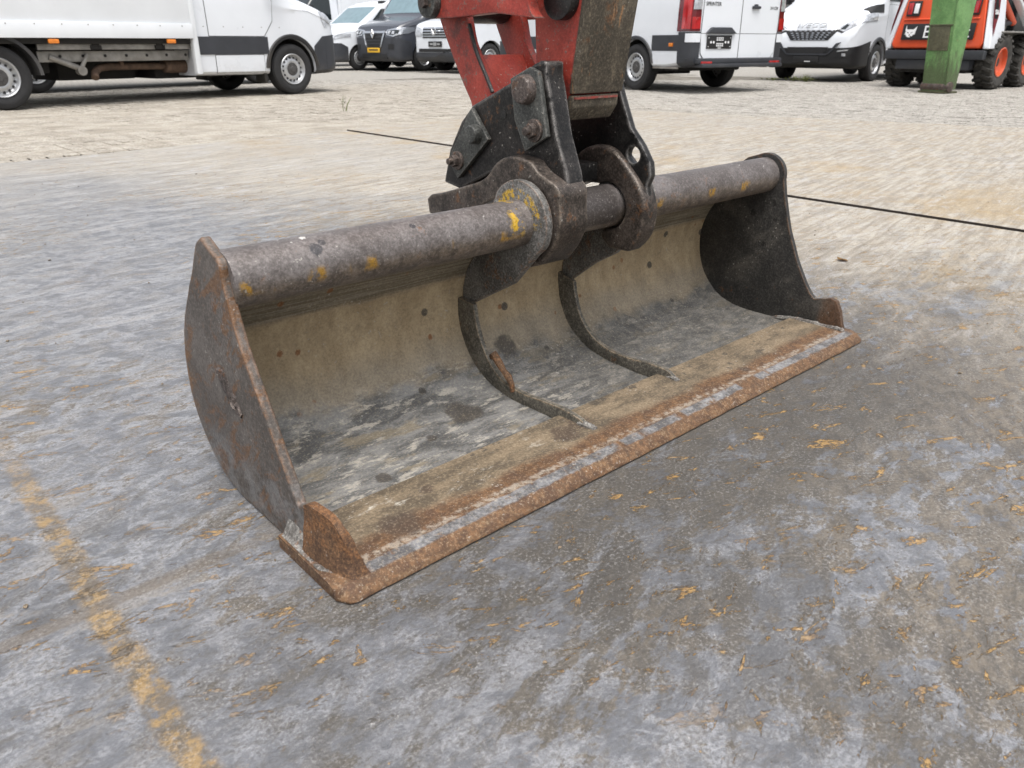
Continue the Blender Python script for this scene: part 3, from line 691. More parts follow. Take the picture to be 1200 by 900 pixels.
def rib(X, topp, w_=.012):
    base = [(1.275, .195), (1.275, .12), (1.235, .055), (1.17, .02), (1.10, .004), (1.0, .004), (.95, .008)]
    pts = spline(topp, 5)
    # base under the shell's surface, crown standing proud of it
    bs = [p for p in spline(base, 5)]
    bm = BM(); prism_x(bm, pts + bs[::-1][0:], X-w_/2, X+w_/2)
    for v in bm.verts: v.co.x += .004*mnoise.noise((v.co.y*9, v.co.z*9, X))
    return bk('rib', bm, MT['rib'], bev=.003)
r1 = rib(.985, [(1.212, .190), (1.205, .150), (1.190, .112), (1.158, .070), (1.115, .043), (1.06, .036), (1.0, .038), (.94, .040), (.895, .036), (.872, .0255)])
r2 = rib(1.296, [(1.214, .180), (1.206, .140), (1.185, .095), (1.145, .058), (1.09, .040), (1.03, .038), (.97, .041), (.925, .039), (.900, .0255)])
weld([(.985, .90, .022), (.985, .875, .025), (.987, .858, .022)], .009); weld([(1.295, .925, .022), (1.294, .905, .025), (1.294, .892, .022)], .008)
bm = BM(); tube_path(bm, [Vector((.974, *p)) for p in ((1.148, .090), (1.138, .098), (1.122, .085), (1.108, .070), (1.092, .060), (1.082, .048), (1.080, .030))], [.005, .009, .008, .0065, .007, .006, .005], 9)
for v in bm.verts: v.co += Vector((1, 1, 1))*.003*mnoise.noise(v.co*60)
bk('bent_bracket_stub', bm, MT['rust'])

# ------------------------------------------------------------------ quick coupler
CO = Vector((1.13, 1.15, .28))
coup = tag(empty('quick_coupler', CO), 'dark greasy quick coupler with bolted side plates gripping the bucket tube', 'coupler')
def cp(name, bm, m, parent=None, **k): return ob(name, bm, m, parent or coup, off=CO, **k)
def jit(bm, a=.0015, s=14):
    for v in bm.verts: v.co += Vector((mnoise.noise(v.co*s), mnoise.noise(v.co*s+Vector((5, 0, 0))), mnoise.noise(v.co*s+Vector((0, 5, 0)))))*a
XP = 1.045
outl = [PX(u, v, XP) for u, v in [(641, 72), (634, 71), (626, 75), (605, 92), (553, 124), (540, 143), (527, 175), (521, 213)]]
outl += [PX(u, v, XP) for u, v in [(540, 222), (580, 200)]] + [PX(u, v, XP+.045) for u, v in [(650, 222), (688, 236), (683, 200), (671, 155), (664, 105), (661, 88)]]
bm = BM(); prism_x(bm, outl, XP, XP+.045); jit(bm); cp('side_plate', bm, MT['cast'], bev=.005, seg=3)
# right plate with its lifting eye
XQ = 1.262
ro = [PX(u, v, XQ+.016) for u, v in [(727, 84), (734, 112), (745, 150), (758, 170), (767, 190), (768, 206), (763, 218), (766, 240)]]
yc = lambda p: (p[0], p[1])
ro += [(1.10, .44), (1.24, .45), (1.36, .41), (1.345, .50), (1.255, .58), (1.12, .64), (1.075, .668)]
hc = PX(748, 181, XQ+.016)
bm = BM(); prism_x(bm, ro, XQ, XQ+.018, [(hc[0]+.0165*math.cos(R(t)), hc[1]+.0165*math.sin(R(t))) for t in range(0, 360, 24)]); cp('side_plate', bm, MT['cast_dark'], bev=.004)
XJ = 1.012
jo = [PX(u, v, XJ+.006) for u, v in [(503, 233), (508, 228), (520, 226), (555, 215), (572, 207), (584, 191), (600, 183), (622, 188)]] + [PX(u, v, 1.055) for u, v in [(650, 199), (672, 218)]] + [PX(u, v, 1.085) for u, v in [(687, 240), (687, 262), (678, 285), (664, 303)]]
def jaw(x0, x1, jo, m):
    t = circ(TC, .050, 16, 285, 60)
    jo2 = spline(jo, 4)
    low = [(1.072, .293), (1.10, .312)]
    bm = BM(); prism_x(bm, jo2 + low + t + [(1.15, .425), (1.24, .385), (1.33, .358), (1.40, .350)], x0, x1); jit(bm, .003, 11)
    return cp('jaw', bm, m, bev=.011, seg=3)
jaw(XJ, 1.090, jo, MT['jaw'])
jr = [(1.42, .37), (1.36, .405), (1.25, .435), (1.20, .46), (1.15, .497), (1.08, .500)] + [PX(u, v, 1.29) for u, v in [(757, 203), (768, 226), (770, 250), (764, 274), (750, 292)]]
jaw(1.248, 1.294, jr, MT['jaw'])
bm = BM(); bx(bm, 1.085, 1.255, 1.115, 1.38, .432, .470); bx(bm, 1.085, 1.255, 1.335, 1.36, .40, .545); bx(bm, 1.091, 1.247, 1.175, 1.195, .37, .445); jit(bm, .002); cp('cross_web', bm, MT['black_grease'], bev=.004)
bm = BM(); cyl(bm, (1.016, *PX(511, 241, 1.016)), (1.285, *PX(511, 241, 1.016)), .017); cp('lock_bar', bm, MT['bolt'], bev=.003)
pin1 = PX(617, 105, XP); pin2 = PX(556, 160, XP)
def keeper(px, pin, r, bolt, br, pins):
    bm = BM(); prism_x(bm, [PX(u, v, XP) for u, v in px], XP-.012, XP-.0005); k = cp('keeper_plate', bm, MT['keeper'], bev=.003)
    c = PX(*pin, XP-.012); bm = BM(); cyl(bm, (XP-.030, *c), (XP-.010, *c), r*.88, r, 28); cp('pin_head', bm, MT['bolt'] if pins else MT['keeper'], k, bev=.004, seg=3)
    c = PX(*bolt, XP-.012); bm = BM(); cyl(bm, (XP-.018, *c), (XP-.011, *c), br, n=24); cyl(bm, (XP-.030, *c), (XP-.016, *c), br*.66, n=6); cyl(bm, (XP-.040, *c), (XP-.028, *c), br*.36, n=12)
    cp('bolt', bm, MT['bolt'], k, bev=.0015)
keeper([(603, 92), (626, 78), (636, 84), (646, 160), (620, 177), (608, 140)], (617, 105), .0275, (627, 153), .021, True)
keeper([(557, 126), (577, 163), (541, 209), (530, 186)], (558, 157), .020, (537, 188), .019, False)
hc = PX(590, 134, XP); bm = BM(); cyl(bm, (XP-.0012, *hc), (XP+.002, *hc), .0085, n=20); cp('grease_hole', bm, MT['black_grease'])
bm = BM(); cyl(bm, (XP+.004, *pin1), (1.280, *pin1), .020); cp('pin', bm, MT['bolt'])
bm = BM(); cyl(bm, (XP+.004, *pin2), (1.280, *pin2), .020); cp('pin', bm, MT['bolt'])

# ------------------------------------------------------------------ excavator arm (dipper and bucket linkage)
AO = Vector((1.14, 1.09, .56))
arm = tag(empty('excavator', AO), 'worn red excavator dipper and bucket linkage pinned into the coupler', 'excavator')
def ap(name, bm, m, parent=None, **k): return ob(name, bm, m, parent or arm, off=AO, **k)
DX0, DX1 = 1.102, 1.228
def dlean(z): return -.155*(z-.61)
bm = BM()
front = [(1.067+dlean(z), z) for z in (.603, .80, 1.1, 1.95)]
rear = [(1.32, 1.95), (1.282, 1.10), (1.168, .80), (1.158, .64)]
prism_x(bm, front + rear + circ(pin1, .046, 10, -10, -118), DX0+.004, DX1-.004)
dip = ap('dipper', bm, MT['red'], bev=.004)
bm = BM()
f2 = [(1.065+dlean(z), z) for z in (.612, .80, 1.1, 1.95)]
prism_x(bm, f2 + [(y-.012, z) for y, z in f2[::-1]], DX0, DX1+.012)
for v in bm.verts:
    if v.co.x > 1.17: v.co.x += .02*(min(v.co.z, .8)-.60)
jit(bm, .0012, 20); ap('front_plate', bm, MT['dipmud'], dip, bev=.003)
bm = BM(); prism_x(bm, [(1.054, .6095), (1.068, .6095), (1.080, .573), (1.103, .5685), (1.103, .560), (1.073, .564), (1.056, .588)], DX0+.002, DX1+.004); ap('wear_nose', bm, MT['dipmud'], dip, bev=.003)
bm = BM(); bx(bm, DX0+.004, DX1-.002, 1.0515, 1.0545, .6025, .6065); ap('red_seam', bm, MT['red'], dip)
pc = PX(655, -2, 1.09)
bm = BM(); cyl(bm, (1.085, *pc), (1.245, *pc), .036, n=36); ap('link_pivot_boss', bm, MT['black_grease'], bev=.003)
hp = PX(508, 3, 1.05)
def bar(x0, x1):
    a, b_ = Vector(hp), Vector((pc[0], pc[1])); 
    L = circ(hp, .030, 12, 60, 290); Rr = circ(pc, .036, 10, -80, 80)
    bm = BM(); prism_x(bm, L + [PX(530, 21, 1.05), PX(580, 15, 1.05)] + Rr[1:-1] + [(1.18, .815), (1.32, .810)], x0, x1); return ap('tipping_link', bm, MT['red'], bev=.006)
bar(1.046, 1.072); bar(1.250, 1.276)
bm = BM(); cyl(bm, (1.030, *hp), (1.285, *hp), .0295, n=32); hpin = ap('link_pin', bm, MT['keeper'], bev=.004)
bm = BM(); cyl(bm, (1.020, *hp), (1.032, *hp), .011, n=6); ap('bolt', bm, MT['bolt'], hpin)
def hplate(x0, x1):
    o = [PX(u, v, 1.078) for u, v in [(513, 8), (517, 26), (527, 55), (540, 90), (552, 118)]] + [(pin2[0]+.028, pin2[1]+.01), (pin2[0], pin2[1]-.026), (pin2[0]-.03, pin2[1])] + [PX(u, v, 1.078) for u, v in [(580, 108), (566, 80), (553, 50), (547, 20), (538, 4)]]
    bm = BM(); prism_x(bm, spline(o[:5], 3)[:-1]+o[4:8]+spline(o[8:], 3), x0, x1); return ap('bucket_link', bm, MT['red'], bev=.004)
hplate(1.076, 1.096); hplate(1.228, 1.248)
bm = BM(); web = [(1.345, .672), (1.330, .678), (1.285, .61), (1.262, .54), (1.295, .53), (1.312, .59)]
prism_x(bm, web, 1.094, 1.230); ap('link_web', bm, MT['red'], bev=.004)
bm = BM(); cyl(bm, (1.100, hp[0]-.012, hp[1]), (1.226, hp[0]-.012, hp[1]), .038, n=28); ap('rod_eye', bm, MT['black_grease'], bev=.004)
bm = BM(); cyl(bm, (1.163, hp[0]-.012, hp[1]+.02), (1.163, hp[0]+.10, 1.35), .026, n=24); cyl(bm, (1.163, hp[0]+.09, 1.28), (1.163, hp[0]+.19, 1.95), .046, n=24); ap('bucket_cylinder', bm, MT['keeper'])
bm = BM(); tube_path(bm, spline([PX(550, 28, 1.074)+(0,), PX(558, 60, 1.074)+(0,), PX(570, 90, 1.074)+(0,), PX(577, 108, 1.074)+(0,)], 4), .004, 6)
for v in bm.verts: v.co = Vector((1.0745+v.co.z, v.co.x, v.co.y))
ap('grease_hose', bm, MT['black_grease'])

# ------------------------------------------------------------------ vehicles
def wheel(parent, x, y, r, w_, style, side, hubz=None):
    """tyre with rim and hub as sub-parts; side = +1 outer face towards +y"""
    hw = w_/2; rr = r*.60 if style != 'skid' else r*.53
    bm = BM()
    prof = [(-hw*.80, rr), (-hw*.98, r*.75), (-hw, r*.84), (-hw*.88, r*.95), (-hw*.7, r*.985), (-hw*.62, r*.970), (-hw*.58, r*.995), (-hw*.2, r), (-hw*.16, r*.975), (-hw*.12, r),
            (hw*.12, r), (hw*.16, r*.975), (hw*.2, r), (hw*.58, r*.995), (hw*.62, r*.970), (hw*.7, r*.985), (hw*.88, r*.95), (hw, r*.84), (hw*.98, r*.75), (hw*.80, rr)]
    if style == 'skid':
        prof = [(-hw*.8, rr), (-hw, r*.7), (-hw, r*.85), (-hw*.85, r*.93), (hw*.85, r*.93), (hw, r*.85), (hw, r*.7), (hw*.8, rr)]
    lathe_y(bm, prof, 48)
    if style == 'skid':          # chevron lugs
        for k in range(20):
            for s in (-1, 1):
                a = 2*math.pi*(k+(.5 if s > 0 else 0))/20
                for (t0, t1, da) in ((.02, .45, .10), (.42, .80, .04), (.76, 1.03, 0)):
                    M_ = Matrix.Rotation(a+da*1.2*0-(da), 3, 'Y')
                    c = M_ @ Vector((0, s*hw*(t0+t1)/2, 0)); 
                    q = Matrix.Rotation(-(a-da), 3, 'Y')
                    hh = r*.965 if t1 < 1 else r*.925
                    box(bm, q @ Vector((hh, s*hw*(t0+t1)/2, 0)), (r*.085, hw*(t1-t0), r*.105), q @ Matrix.Rotation(s*.35, 3, 'X'))
    t = ob('wheel', bm, MT['rubber_dusty'] if style == 'skid' else MT['rubber'], parent, ang=30); t.location = (x, y, r if hubz is None else hubz)
    s = side
    bm = BM()
    if style == 'skid':
        lathe_y(bm, [(s*hw*.88, rr*1.02), (s*hw*.92, rr*.94), (s*hw*.45, rr*.88), (s*hw*.15, rr*.55), (s*hw*.2, 0)], 36)
        ob('rim', bm, MT['orange_red'], t)
        bm = BM(); lathe_y(bm, [(s*hw*.2, rr*.3), (s*hw*.5, rr*.3), (s*hw*.5, 0)], 24); ob('hub', bm, MT['black'], t)
    else:
        lathe_y(bm, [(s*hw*.86, rr*1.03), (s*hw*.93, rr*.99), (s*hw*.86, rr*.93), (s*hw*.60, rr*.88), (s*hw*.50, rr*.80), (s*hw*.66, rr*.66), (s*hw*.74, rr*.52), (s*hw*.70, rr*.46), (s*hw*.56, 0)], 44)
        ob('rim', bm, MT['rim'], t)
        bm = BM(); ns = 16
        for k in range(ns):
            a = 2*math.pi*(k+.3)/ns; q = Matrix.Rotation(-a, 3, 'Y'); 
            box(bm, q @ Vector((rr*.755, s*hw*.585, 0)), (rr*.115, hw*.16, rr*.125), q, 0)
        tag(ob('slot_ring', bm, MT['ink'], t, bev=.006), kind='stuff')
        bm = BM(); lathe_y(bm, [(s*hw*.60, rr*.46), (s*hw*.74, rr*.43), (s*hw*.78, rr*.2), (s*hw*.86, rr*.17), (s*hw*.86, 0)], 28)
        for k in range(6):
            a = 2*math.pi*k/6; cyl(bm, (rr*.33*math.cos(a), s*hw*.7, rr*.33*math.sin(a)), (rr*.33*math.cos(a), s*hw*.84, rr*.33*math.sin(a)), rr*.045, n=6)
        ob('hub_cap', bm, MT['plastic'], t)
    return t

def loft(L, top, bot, wid, belt=1.15, tumble=.085, rcorner=.13, step=.07):
    """closed van body: x = 0 at the nose, running to -L"""
    xs = sorted(set([0, -.015, -.04, -.08, -.13, -.19, -.26] + list(np.arange(-.33, -L+.2, -step)) + [-L+.16, -L+.10, -L+.05, -L+.02, -L]), reverse=True)
    xs = [x for i, x in enumerate(xs)]
    def ip(t, x):
        t = sorted(t); return float(np.interp(x, [a for a, _ in t], [b for _, b in t]))
    def sm(t, x, h=.09):
        hh = min(h, max(.0, min(-x, L+x)))
        return sum(ip(t, x+hh*k) for k in (-1, -.5, 0, .5, 1))/5
    bm = BM(); rings = []
    for x in xs:
        zt, zb, hw = sm(top, x), sm(bot, x, .04), sm(wid, x, .05)
        zs = min(belt, zt-rcorner*.9); zs = max(zs, zb+.1)
        over = max(0, zt-belt); rw = hw-tumble*over
        half = [(0, zb), (hw*.5, zb), (hw*.9, zb), (hw*.965, zb+.02), (hw*.992, zb+.05)]
        for k in range(1, 15): half.append((hw*(.992+.008*math.sin(math.pi*k/14)), zb+.05+(zs-zb-.05)*k/14))
        r = min(rcorner, max(.03, (zt-zs)*.9))
        nside = 8
        for k in range(1, nside+1):
            t = k/nside; half.append((hw+(rw-hw)*t, zs+(zt-r-zs)*t))
        for k in range(1, 6):
            a = math.pi/2*k/6; half.append((rw-r*(1-math.cos(a)), zt-r+r*math.sin(a)))
        for k in range(0, 6):
            t = k/5; half.append(((rw-r)*(1-t), zt+.025*(1-(1-t)**2)))
        full = half + [(-y, z) for y, z in half[-2:0:-1]]
        rings.append([bm.verts.new((x, y, z)) for y, z in full])
    n = len(rings[0])
    for a, b in zip(rings, rings[1:]):
        for k in range(n): bm.faces.new((a[k], b[k], b[(k+1) % n], a[(k+1) % n]))
    bm.faces.new(rings[0]); bm.faces.new(rings[-1][::-1])
    bmesh.ops.triangulate(bm, faces=[f for f in bm.faces if len(f.verts) > 4])
    bmesh.ops.recalc_face_normals(bm, faces=bm.faces)
    me = bpy.data.meshes.new('body'); bm.to_mesh(me); bm.free(); return me

def planes_xz(pts, side=None, ymin=.25):      # convex outline, counter-clockwise in (x, z)
    P = []; n = len(pts)
    for i in range(n):
        a, b = pts[i], pts[(i+1) % n]; P.append(((a[0], 0, a[1]), (b[1]-a[1], 0, -(b[0]-a[0]))))
    if side is not None: P.append(((0, side*ymin, 0), (0, -side, 0)))
    return P
def planes_yz(pts, xmin=None, xmax=None):
    P = []; n = len(pts)
    for i in range(n):
        a, b = pts[i], pts[(i+1) % n]; P.append(((0, a[0], a[1]), (0, b[1]-a[1], -(b[0]-a[0]))))
    if xmin is not None: P.append(((xmin, 0, 0), (-1, 0, 0)))
    if xmax is not None: P.append(((xmax, 0, 0), (1, 0, 0)))
    return P
def ccw(pts):
    a = sum(p[0]*q[1]-q[0]*p[1] for p, q in zip(pts, pts[1:]+pts[:1])); return pts if a > 0 else pts[::-1]
def skin(name, me, planes, m, parent, off=.006, rim=.012):
    """a panel cut out of the body surface and set proud of it by off"""
    bm = BM(); bm.from_mesh(me)
    for co, no in planes:
        no = Vector(no)
        if no.length < 1e-9: continue
        bmesh.ops.bisect_plane(bm, geom=bm.verts[:]+bm.edges[:]+bm.faces[:], dist=1e-6, plane_co=co, plane_no=no.normalized(), clear_outer=True)
    if not bm.faces: bm.free(); return None
    bm.normal_update(); nn = {v: v.normal.copy() for v in bm.verts}
    for v in bm.verts: v.co += nn[v]*off
    be = [e for e in bm.edges if len(e.link_faces) == 1]
    r = bmesh.ops.extrude_edge_only(bm, edges=be)
    for v in r['geom']:
        if isinstance(v, bmesh.types.BMVert): 
            src = min((e.other_vert(v) for e in v.link_edges if e.other_vert(v) in nn), key=lambda q: (q.co-v.co).length)
            v.co -= nn[src]*rim
    me2 = bpy.data.meshes.new(name)
    for f in bm.faces: f.smooth = True
    for e in bm.edges:
        if len(e.link_faces) == 2 and e.calc_face_angle(0) > R(35): e.smooth = False
    bm.to_mesh(me2); bm.free(); me2.materials.append(m)
    return link(bpy.data.objects.new(name, me2), parent)
def grow(pts, d=.007):
    cx = sum(p[0] for p in pts)/len(pts); cz = sum(p[1] for p in pts)/len(pts)
    return [(x+math.copysign(d, x-cx), z+math.copysign(d, z-cz)) for x, z in pts]
def side_skin(name, me, pts, m, parent, sides=(-1, 1), ymin=.25, **k):
    for s in sides:
        o = skin(name, me, planes_xz(ccw(pts), s, ymin), m, parent, **k)
        if name.endswith('door') and o: skin('shut_line', me, planes_xz(ccw(grow(pts)), s, ymin), MT['ink'], o, off=k.get('off', .006)-.003, rim=.004)
    return o
def front_skin(name, me, pts, m, parent, xmin=-1.2, mirror=False, **k):
    o = skin(name, me, planes_yz(ccw(pts), xmin=xmin), m, parent, **k)
    if mirror: skin(name, me, planes_yz(ccw([(-y, z) for y, z in pts]), xmin=xmin), m, parent, **k)
    return o
def rear_skin(name, me, pts, m, parent, xmax, mirror=False, **k):
    o = skin(name, me, planes_yz(ccw(pts), xmax=xmax), m, parent, **k)
    if 'door' in name and 'window' not in name and o: skin('shut_line', me, planes_yz(ccw(grow(pts, .006)), xmax=xmax), MT['plastic'], o, off=.008, rim=.004)
    if mirror: skin(name, me, planes_yz(ccw([(-y, z) for y, z in pts]), xmax=xmax), m, parent, **k)
    return o
def body_obj(me, m, parent, axles, r, arch=1.20):
    """the body shell with its wheel arches cut out"""
    o = bpy.data.objects.new('body', me.copy()); C.objects.link(o)
    cut = BM()
    for ax in axles:
        for s in (-1, 1): cyl(cut, (ax, s*.58, r), (ax, s*1.3, r), r*arch, n=40)
    cm = bpy.data.meshes.new('cut'); cut.to_mesh(cm); cut.free(); co = bpy.data.objects.new('cut', cm); C.objects.link(co)
    md = o.modifiers.new('arch', 'BOOLEAN'); md.operation = 'DIFFERENCE'; md.object = co; md.solver = 'EXACT'
    dg = bpy.context.evaluated_depsgraph_get(); dg.update()
    res = bpy.data.meshes.new_from_object(o.evaluated_get(dg)); o.modifiers.clear(); o.data = res
    bpy.data.objects.remove(co)
    res.materials.clear(); res.materials.append(m)
    bm = BM(); bm.from_mesh(res)
    for f in bm.faces: f.smooth = True
    for e in bm.edges:
        if len(e.link_faces) == 2 and e.calc_face_angle(0) > R(32): e.smooth = False
    bm.to_mesh(res); bm.free()
    o.parent = parent
    for ax in axles:
        for s in (-1, 1):
            bm = BM(); n_ = 20; rg = []
            for k in range(n_+1):
                a = R(-8+196*k/n_); rg.append([bm.verts.new((rad*math.cos(a), y, rad*math.sin(a))) for y, rad in ((s*.93, r*arch*.985), (s*.62, r*arch*.985), (s*.61, .02))])
            for p_, q_ in zip(rg, rg[1:]):
                for j in range(2): bm.faces.new((p_[j], p_[j+1], q_[j+1], q_[j]))
            l = ob('wheel_arch_liner', bm, MT['under'], parent); l.location = (ax, 0, r)
    return o
def place(root, local, world, heading):
    q = Matrix.Rotation(heading, 3, 'Z') @ Vector(local); root.location = (world[0]-q.x, world[1]-q.y, -.014); root.rotation_euler.z = heading
def text(name, s, size, m, parent, loc, rot, depth=.004, shear=0, sx=1):
    cu = bpy.data.curves.new(name, 'FONT'); cu.body = s; cu.size = size; cu.extrude = depth; cu.align_x = 'CENTER'; cu.align_y = 'CENTER'; cu.shear = shear
    t = bpy.data.objects.new(name, cu); C.objects.link(t); dg = bpy.context.evaluated_depsgraph_get(); dg.update()
    me = bpy.data.meshes.new_from_object(t.evaluated_get(dg)); bpy.data.objects.remove(t)
    me.materials.clear(); me.materials.append(m)
    o = link(bpy.data.objects.new(name, me), parent); o.location = loc; o.rotation_euler = rot; o.scale = (sx, 1, 1); return o
def underbody(parent, x0, x1, w_=.72, z0=.22, z1=.5):
    bm = BM(); bx(bm, x0, x1, -w_, w_, z0+.08, z1)
    bx(bm, x0*.8+x1*.2, x0*.2+x1*.8, -w_*.35, w_*.35, z0, z1)
    ob('underbody', bm, MT['under'], parent, bev=.03)
def axle(parent, x, r, hw=.75):
    bm = BM(); cyl(bm, (x, -hw, r), (x, hw, r), .05, n=16); box(bm, (x, 0, r), (.22, .3, .22)); ob('axle', bm, MT['under'], parent, bev=.02)

SPR_TOP = lambda L, H: [(0, .62), (-.02, .88), (-.06, 1.0), (-.14, 1.07), (-.35, 1.17), (-.95, 1.36), (-1.15, 1.52), (-1.95, 2.36), (-2.35, H-.06), (-2.8, H), (-L+.15, H), (-L, H-.08)]
SPR_W = lambda L: [(0, .60), (-.04, .76), (-.12, .87), (-.3, .945), (-.7, .985), (-1.2, .99), (-L+.2, .99), (-L+.05, .965), (-L, .93)]

def sprinter_van():
    root = empty('panel_van'); L, wb, fo, r = 5.93, 3.665, 1.0, .35
    me = loft(L, SPR_TOP(L, 2.62), [(0, .42), (-.1, .28), (-.6, .27), (-L+.5, .36), (-L, .42)], SPR_W(L))
    fa, ra = -fo, -fo-wb
    body_obj(me, MT['white'], root, (fa, ra), r)
    for ax in (fa, ra):
        for s in (-1, 1): wheel(root, ax, s*.865, r, .23, 'van', s)
        axle(root, ax, r)
    underbody(root, -.5, -L+.6)
    st0, st1 = .60, .82
    for a, b in ((-L+.26, ra-.41), (ra+.41, fa-.41)): side_skin('side_trim', me, [(a, st0), (b, st0), (b, st1), (a, st1)], MT['plastic'], root, off=.012)
    for ax in (fa, ra):
        for s in (-1, 1):
            bm = BM(); pr = [(s*.985, r*1.19), (s*1.004, r*1.20), (s*1.006, r*1.30), (s*.99, r*1.34)]
            n = 30; rg = []
            for k in range(n+1):
                a = R(8+164*k/n); rg.append([bm.verts.new((rad*math.cos(a), y, rad*math.sin(a))) for y, rad in pr])
            for p, q in zip(rg, rg[1:]):
                for j in range(3): bm.faces.new((p[j], p[j+1], q[j+1], q[j]))
            o = ob('arch_trim', bm, MT['plastic'], root); o.location = (ax, 0, r)
    # side panel creases and doors
    side_skin('sliding_door', me, [(-3.6, .40), (-2.35, .40), (-2.35, 2.1), (-3.6, 2.1)], MT['white'], root, sides=(-1,), off=.004)
    for s in (-1, 1): side_skin('front_door', me, [(-2.2, .40), (-1.45, .40), (-1.25, .75), (-1.25, 1.3), (-2.2, 1.3)], MT['white'], root, sides=(s,), off=.004); side_skin('door_window', me, [(-2.15, 1.36), (-1.3, 1.36), (-1.7, 1.95), (-2.15, 1.95)], MT['glass'], root, sides=(s,), off=.006)
    skin('windscreen', me, planes_xz(ccw([(-1.05, 1.48), (-1.02, 1.55), (-1.85, 2.40), (-1.95, 2.28)]))+planes_yz(ccw([(-.75, 1.0), (.75, 1.0), (.75, 3), (-.75, 3)])), MT['screen'], root)
    side_skin('lower_panel', me, [(-L+.27, .40), (ra-.44, .36), (ra-.44, .595), (-L+.27, .595)], MT['white'], root, off=.009)
    # front
    skin('front_bumper', me, planes_xz(ccw([(.1, .25), (.1, .74), (-.5, .74), (-.55, .25)])), MT['plastic'], root, off=.014)
    front_skin('grille', me, [(-.42, .80), (.42, .80), (.50, 1.0), (-.50, 1.0)], MT['black'], root, xmin=-.4); front_skin('headlight', me, [(.55, .82), (.85, .86), (.93, 1.08), (.6, 1.0)], MT['lamp'], root, xmin=-.7, mirror=True)
    # rear
    xm = -L+.02
    dz0, dz1, zc = .50, 2.40, .84
    for s in (-1, 1):
        y0, y1 = (s*.008, s*.80)
        rear_skin('rear_door', me, [(y0, zc+.004), (y1, zc+.004), (y1*.9, dz1), (y0, dz1)], MT['white'], root, xmax=xm, off=.012)
        rear_skin('lower_door_panel', me, [(y0, dz0), (y1*.90, dz0), (y1*.975, dz0+.07), (y1, zc-.004), (y0, zc-.004)], MT['white'], root, xmax=xm, off=.012)
        rear_skin('door_window', me, [(s*.10, 1.55), (s*.66, 1.55), (s*.6, 2.1), (s*.10, 2.1)], MT['glass'], root, xmax=xm, off=.016)
        # tall tail lamp on the corner
        pl = [((-L+.30, 0, 0), (1, 0, 0)), ((0, 0, .87), (0, 0, -1)), ((0, 0, 1.75), (0, 0, 1)), ((0, s*.825, 0), (0, -s, 0))]
        tl = skin('tail_light', me, pl, MT['darkred'], root, off=.012)
        skin('brake_lens', me, [((-L+.20, 0, 0), (1, 0, 0)), ((-L+.05, 0, 0), (-1, 0, 0)), ((0, 0, .90), (0, 0, -1)), ((0, 0, 1.70), (0, 0, 1)), ((0, s*.83, 0), (0, -s, 0))], MT['redlens'], tl, off=.022)
        skin('lower_lens', me, [((-L+.03, 0, 0), (1, 0, 0)), ((0, 0, .90), (0, 0, -1)), ((0, 0, 1.06), (0, 0, 1)), ((0, s*.835, 0), (0, -s, 0))], MT['redlens'], tl, off=.022)
        skin('reverse_lens', me, [((-L+.03, 0, 0), (1, 0, 0)), ((0, 0, 1.16), (0, 0, -1)), ((0, 0, 1.45), (0, 0, 1)), ((0, s*.835, 0), (0, -s, 0))], MT['lamp'], tl, off=.020)
        skin('corner_cap', me, [((-L+.12, 0, 0), (1, 0, 0)), ((0, 0, .72), (0, 0, -1)), ((0, 0, .84), (0, 0, 1)), ((0, s*.815, 0), (0, -s, 0))], MT['white'], root, off=.02)
        side_skin('bumper_side', me, [(-L-.1, .36), (-L+.26, .36), (-L+.26, .86), (-L-.1, .86)], MT['plastic'], root, sides=(s,), off=.014, ymin=.81)
    skin('rear_bumper', me, planes_xz(ccw([(-L-.1, .36), (-L+.22, .36), (-L+.22, .50), (-L-.1, .50)])), MT['plastic'], root, off=.03)
    bm = BM(); bx(bm, -L-.16, -L+.05, -.86, .86, .37, .425); bx(bm, -L-.10, -L+.05, -.90, .90, .425, .495); ob('bumper_step', bm, MT['plastic'], root, bev=.015)
    for s in (-1, 1):
        bm = BM(); bx(bm, -L-.112, -L-.09, s*.62, s*.84, .425, .455); ob('reflector', bm, MT['redlens'], root, bev=.005)
        bm = BM(); bx(bm, -L+.36, -L+.44, s*1.0, s*1.022, .66, .71); ob('side_marker', bm, MT['amber'], root, bev=.006)
    bm = BM()
    for i, (za, zb_, d, h) in enumerate(((.835, .90, .05, .0),)):
        prism_pts = [(.10, .84), (.72, .84), (.62, .925), (.22, .925)]
        a = [bm.verts.new((-L-.012, y, z)) for y, z in prism_pts]; b = [bm.verts.new((-L-.06, y*.98+.01, z)) for y, z in prism_pts]
        for k in range(4): bm.faces.new((a[k], a[(k+1) % 4], b[(k+1) % 4], b[k]))
        bm.faces.new(a); bm.faces.new(b)
    ob('plate_lamp_bar', bm, MT['plastic'], root, bev=.012)
    bm = BM(); bx(bm, -L-.026, -L-.010, .17, .68, .63, .815); pl = ob('number_plate', bm, MT['ink'], root, bev=.004)
    bm = BM()
    for y in (.38, .455):
        for z in (.685, .765):
            for dy in (-.019, .019):
                for dz in (-.014, .014): box(bm, (-L-.0275, y+dy, z+dz), (.003, .026, .020))
    for y in (.30, .545, .60, .24): cyl(bm, (-L-.029, y, .72), (-L-.026, y, .72), .018, n=10)
    for y in (.20, .65):
        for z in (.66, .78): cyl(bm, (-L-.029, y, z), (-L-.026, y, z), .008, n=8)
    box(bm, (-L-.0275, .42, .640), (.003, .07, .012)); tag(ob('plate_print', bm, MT['whiteprint'], pl, smooth=False), kind='stuff')
    bm = BM(); bx(bm, -L-.05, -L-.01, -.36, -.20, 1.185, 1.225); bx(bm, -L-.03, -L-.01, -.32, -.24, 1.22, 1.25); ob('door_handle', bm, MT['plastic'], root, bev=.012)
